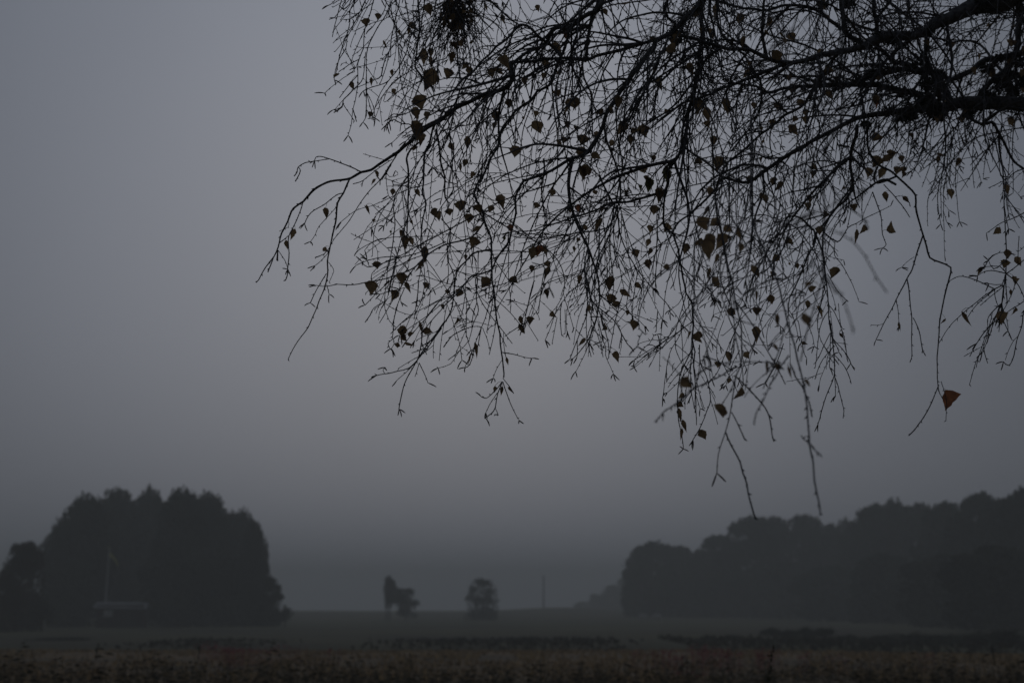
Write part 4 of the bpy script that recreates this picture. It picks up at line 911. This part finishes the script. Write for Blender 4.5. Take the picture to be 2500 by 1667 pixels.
# leaves that hang in the photo: crop, x, y, length, width (crop pixels), [angle], [kind]
LV = dict(
A=[(1500,650,190,115),(1430,840,130,125),(1400,930,110,70),(1400,1070,170,90),(1440,1140,110,60),(1690,480,110,60),(1660,610,90,80),(1460,470,150,60),(1520,440,90,50),(1520,520,120,40),(875,705,80,40),(1030,670,70,25),(1215,755,60,35),(1145,370,80,20),(1740,180,130,90),(1760,120,100,60),(1700,230,90,70),(1650,60,90,60),(1500,80,90,70),(1000,190,80,70),(1085,140,60,50),(2060,960,100,60),(2040,1040,80,50),(1820,1170,110,45),(1800,1340,70,50),(1760,1380,80,25),(1960,810,80,50),(2160,850,70,60),(2290,670,80,50),(2110,160,90,40),(1260,270,50,25),(1340,270,70,25),(1075,1440,80,35),(1045,1490,60,20),(1860,1440,60,45),(1020,940,50,40),(1200,600,60,30)],
B=[(690,850,110,90),(370,1050,125,85),(550,770,70,70),(430,630,70,40),(280,670,90,50),(145,850,80,60),(540,400,120,70),(610,290,70,50,0,'o'),(380,70,60,40),(550,605,40,35),(620,900,100,25),(550,1180,80,40),(1040,840,110,70,0,'r'),(900,930,80,55),(1070,1060,130,85),(1250,1080,120,105),(1155,1080,70,50),(1380,690,130,60),(750,1150,90,95),(740,1250,100,95),(860,1280,90,60),(750,1420,130,70),(800,1420,60,50,0,'o'),(1330,1300,60,45),(1440,1440,120,60,0,'g'),(1280,1510,120,80,0,'g'),(1690,870,130,90,0,'r'),(1760,940,130,90),(1930,880,150,60),(1820,1160,90,60),(1860,1340,120,110),(2330,470,120,80),(2280,180,90,40),(1780,260,60,50),(1840,90,110,55),(1650,570,45,25),(1430,920,45,40),(480,1340,60,25),(262,970,32,22),(980,1180,70,45),(625,1020,50,45),(690,1060,60,45),(1510,290,90,70),(1330,340,80,60),(1660,110,100,80),(1500,350,90,70)],
C=[(260,190,100,40),(450,310,85,80),(390,340,60,35),(320,480,120,90),(450,740,110,60,0,'r'),(750,780,90,70),(740,590,90,60),(470,980,60,50),(460,1070,120,60),(570,990,80,60),(330,870,70,60),(1140,850,90,50,0,'o'),(1150,1130,110,65,80),(1270,1250,95,40,80),(1250,1280,150,50,120),(1140,1330,110,95),(1080,1420,90,70),(1190,1420,100,80),(1345,1305,65,40),(1300,1400,60,30),(1680,1280,100,35,60),(1640,1310,70,35),(1810,1330,80,40),(2255,1010,70,40),(620,1430,55,42),(520,850,80,60),(210,1165,40,25),(200,1060,45,30),(700,60,90,50),(560,930,70,50),(1500,240,60,50),(430,640,60,45),(2240,500,90,70),(2100,620,90,70),(1710,900,110,80),(1640,960,100,60),(1890,930,90,60)],
D=[(655,410,100,55),(395,580,95,45),(340,665,80,35),(1075,830,65,65),(1035,1020,120,105),(1280,940,100,90),(1230,1080,90,85),(1330,1010,100,35),(1475,1000,60,55),(1655,1050,45,38),(1750,1065,80,60),(1970,980,105,90),(1620,1175,50,38),(1285,1370,95,80),(1295,1430,70,60),(1360,1395,60,45,90),(1490,1375,85,55,80),(1437,1340,100,28),(1245,1490,45,40),(1340,1480,90,24),(1305,650,130,60),(1355,640,90,45),(1475,750,150,60,0,'r'),(1430,840,110,35),(1555,405,90,60),(1590,430,90,60),(1670,395,60,60),(1770,350,100,100),(1910,370,80,80),(2010,375,70,50),(2095,310,120,75),(1830,450,80,75),(1865,650,100,80),(1885,540,90,35,-60),(1410,240,75,35),(1000,380,90,25),(650,705,45,35),(2200,960,85,70),(2170,530,60,50,0,'o'),(2120,615,45,25,0,'g'),(1190,560,30,20,0,'g'),(1345,795,25,20),(2260,1290,90,40),(1050,465,30,25),(1365,480,45,25)],
E=[(365,345,60,55),(650,370,80,60,0,'r'),(715,370,80,50,0,'o'),(385,712,95,60,0,'o'),(350,730,105,75),(430,700,60,50),(470,825,60,60),(450,900,120,40),(330,860,60,40),(765,525,45,50),(710,630,50,35),(675,705,60,30),(905,380,70,50),(880,510,140,45),(1330,380,80,70),(1300,540,80,60),(1185,735,70,65),(1300,720,60,35),(1285,830,100,50),(985,985,130,75),(1100,1060,110,50,60),(980,1110,90,75),(1200,1000,70,40,50),(1165,1325,90,75),(725,950,80,45),(455,1070,90,50),(315,1285,70,60),(240,1350,80,30),(2165,885,120,60,30),(2170,1390,120,60,0,'r'),(2175,1210,70,60),(1965,1220,80,75,70),(1690,1430,100,60,50),(1620,1400,60,30),(1790,230,80,60),(1380,270,110,60),(1435,110,130,75,0,'g'),(1285,180,120,90,0,'g'),(1220,195,45,35,0,'g'),(1270,120,50,40),(765,60,110,85),(740,1460,90,28),(1115,1220,50,30),(800,1190,70,35),(1370,260,120,70),(500,240,60,50),(850,240,50,40),(1110,240,50,30),(260,1370,50,30)],
F=[(1215,275,95,50,0,'r'),(1385,300,85,38,40),(1260,550,80,90,80),(1030,540,85,50),(975,600,130,30),(1745,250,90,75),(2125,550,80,50),(2210,210,85,40),(2210,740,80,60),(2195,820,70,65),(2265,960,80,70),(2275,1215,80,50),(1860,1270,130,30,20,'r'),(1990,880,80,35,-30),(495,840,60,30),(800,900,115,85),(685,1210,120,45),(575,1160,80,50),(550,1470,55,30,70),(855,1410,60,20),(2240,1060,60,28),(1690,1290,55,18),(1330,1340,85,24),(1300,50,60,30),(430,820,30,20),(2300,800,90,50),(160,1080,80,20)],
G=[(885,190,140,35),(1135,275,65,24),(1090,520,85,25),(1035,505,55,32),(825,260,90,18),(1165,510,70,18),(2030,235,90,60)],
H=[(515,305,55,55),(750,225,65,50,40),(605,435,50,50),(210,560,65,45),(205,630,65,50),(205,710,110,35,15),(240,800,100,35,20),(215,870,90,28),(385,870,85,65,30),(1225,130,60,30,70),(350,70,90,60),(2390,590,165,125,8,'R')])
NEARLV = [('E',1720,500,130,95),('E',1830,485,110,85),('E',1940,535,85,55,60),('E',1800,640,150,90,20),('E',1880,640,150,100,-30),('E',2040,690,80,55),('E',2030,580,110,35,20),('E',1850,790,110,50),('E',1780,900,100,35,-20),('E',1840,970,100,55,40),('E',1435,850,60,55),('F',565,1290,140,80),('H',255,455,120,95),('H',1005,330,80,50,20),('F',575,1000,80,50),('H',1255,455,90,30,40),('H',1095,370,120,26),('H',910,320,100,22),('E',1760,400,120,40),('F',330,1280,110,35),('H',990,170,90,26),('C',1930,1250,0,0)]
MLEAF = {l: [] for l in LIMBS}
LMB = {l: {k: MB() for k in ('leaf', 'leafo', 'leafg')} for l in LIMBS}
NEARS = [s for s in SAMP if s[3] == 'near']; FARS = [s for s in SAMP if s[3] != 'near']
ONE = []
def put_leaf(c, x, y, ln, wd, ang=None, kind='', near=False, single=False):
    if ln <= 0: return
    ox, oy = ORG[c]; px = ox + x / 3.357; py = oy + y / 3.357; ln /= 3.357; wd /= 3.357
    if ang is None: ang = random.gauss(0, 22)
    a = R(ang); ux, uy = math.sin(a), math.cos(a)          # towards the tip, photo pixels (y down)
    bx, by = px - ux * ln * .5, py - uy * ln * .5
    pool = NEARS if near else FARS
    s = min(pool, key=lambda s: (s[0] - bx) ** 2 + (s[1] - by) ** 2 + (0 if s[1] < by + 6 else 400))
    d = s[2]; tilt = random.uniform(-.35, .35)
    base = P(bx, by, d); tip = P(bx + ux * ln, by + uy * ln, d + tilt * ln / FPX * d)
    L_ = (tip - base).length; W_ = wd / FPX * d
    key = {'o': 'leafo', 'r': 'leaf', 'R': 'leafo', 'g': 'leafg'}.get(kind, 'leaf')
    lm = MB() if single else LMB[s[3]][key]
    if single: ONE.append((lm, key, s[3], kind))
    face = Vector((random.gauss(0, .3), -1, random.gauss(0, .25)))
    leaf(lm, base, tip - base, L_ * 1.06, W_ * 1.18, petiole=False, face=face)
    hk = P(s[0], s[1], d); md = base.lerp(hk, .5) + Vector((0, 0, .004))
    if (hk - base).length > .003: lm.tube(crom([hk, md, base], .01), [.0006] * len(crom([hk, md, base], .01)), 3, False)
ALL = [(c,) + tuple(r_) for c, rows in LV.items() for r_ in rows]
ALL = [a + (None, '')[len(a) - 5:] if len(a) < 7 else a for a in ALL]
ALL = [a + (False,) for a in ALL] + [tuple(r_[:5]) + (r_[5] if len(r_) > 5 else None, '', True) for r_ in NEARLV if r_[3] > 0]
ALL.sort(key=lambda a: -a[3] * a[4])
for i, a in enumerate(ALL): put_leaf(*a, single=i < 100)      # the hundred largest are parts of their own

# the rest of the crown, above and beside the frame
rs = random.Random(11)
for k in range(24):
    z0 = 3.4 + k * .31; az = k * 2.4; ln = rs.uniform(1.6, 2.9) * (1 - .045 * k)
    if math.cos(az) < .1 and z0 < 7.6: z0 = rs.uniform(7.6, 10)            # towards the view: only high up
    b0 = tpt(z0); dx, dy = math.cos(az), math.sin(az)
    sp = crom([b0, b0 + Vector((dx * ln * .4, dy * ln * .4, ln * .38)), b0 + Vector((dx * ln * .75, dy * ln * .75, ln * .55)), b0 + Vector((dx * ln, dy * ln, ln * .45))], .05)
    MBS['upper']['branch'].tube(sp, [.034 - .028 * i / len(sp) for i in range(len(sp))], 7)
    for i in range(5, len(sp)):
        for _ in range(rs.choice((0, 1, 1, 2))):
            grow('upper', sp[i], Vector((dx * .6 + random.gauss(0, .5), dy * .6 + random.gauss(0, .5), random.gauss(-.1, .3))), random.uniform(.25, .7), .003, 1, random.uniform(.04, .11), False)

# old mossy witches'-broom tangle near the top of the leading limb
c0 = P(1118, 30, 4.2); nb = MBS['leading']['twigs']
for _ in range(190):
    d_ = Vector((random.gauss(0, 1), random.gauss(0, 1), random.gauss(.0, 1))).normalized()
    grow('leading', c0 + Vector((random.gauss(0, .022), random.gauss(0, .022), random.gauss(.02, .03))), d_ + Vector((0, 0, -.5)), random.uniform(.05, .22), .0011, 2, .10)
for _ in range(75):
    q = c0 + Vector((random.gauss(0, .032), random.gauss(0, .03), random.gauss(.0, .035)))
    leaf(LMB['leading']['leaf'], q, Vector((random.gauss(0, 1), random.gauss(0, 1), random.gauss(-.5, 1))), random.uniform(.012, .03), random.uniform(.008, .018), petiole=False)

tr_o = mbt.build('trunk', M['trunk'], smooth=True); tr_o.parent = tree_e; tr_o.matrix_parent_inverse = Matrix.Translation(-tree_e.location)
for l in LIMBS:
    s_ = MBS[l]
    if not s_['branch'].v: continue
    b_ = s_['branch'].build('branch', M['bark'], smooth=True); b_.parent = tree_e; b_.matrix_parent_inverse = Matrix.Translation(-tree_e.location)
    for nm, mm, m_ in (('twigs', s_['twigs'], M['twig']), ('catkins', s_['catkins'], M['catkin']), ('lichen', s_['lichen'], M['lichen'])):
        if mm.v: o = mm.build(nm, m_); o.parent = b_; tag(o, kind='stuff')
    lm = MB(); mi = []
    for k, key in enumerate(('leaf', 'leafo', 'leafg')):
        q = LMB[l][key]; off = len(lm.v); lm.v += q.v; lm.f += [tuple(i + off for i in f_) for f_ in q.f]; mi += [k] * len(q.f)
    q = s_['leaves']; off = len(lm.v); lm.v += q.v; lm.f += [tuple(i + off for i in f_) for f_ in q.f]; mi += [0] * len(q.f)
    if lm.v:
        o = lm.build('leaves', [M['leaf'], M['leafo'], M['leafg']]); o.data.polygons.foreach_set('material_index', mi); o.parent = b_; tag(o, kind='stuff')
    for q, key, lb, kd in ONE:
        if lb == l:
            o = q.build('leaf', M[key]); o.parent = b_
            if kd: o['label'] = {'o': 'orange dead birch leaf', 'R': 'reddish orange leaf hanging alone at a twig tip', 'r': 'reddish brown birch leaf', 'g': 'olive green birch leaf'}[kd]
print('twigs grown', NT)

# ------------------------------------------------------------------ the fog
HT = 24.0
mb = MB(); mb.box((0, 0, (HT - 8.5) / 2), (1800, 1800, HT + 8.5))
hm = bpy.data.materials.new('fog'); hm.use_nodes = True; n = hm.node_tree.nodes
n.remove(n['Principled BSDF']); pv = n.new('ShaderNodeVolumePrincipled')
pv.inputs['Color'].default_value = (.85, .85, .80, 1); pv.inputs['Density'].default_value = 0.0030; pv.inputs['Anisotropy'].default_value = 0.15
hm.node_tree.links.new(pv.outputs[0], n['Material Output'].inputs['Volume'])
tag(mb.build('haze', hm), kind='stuff')
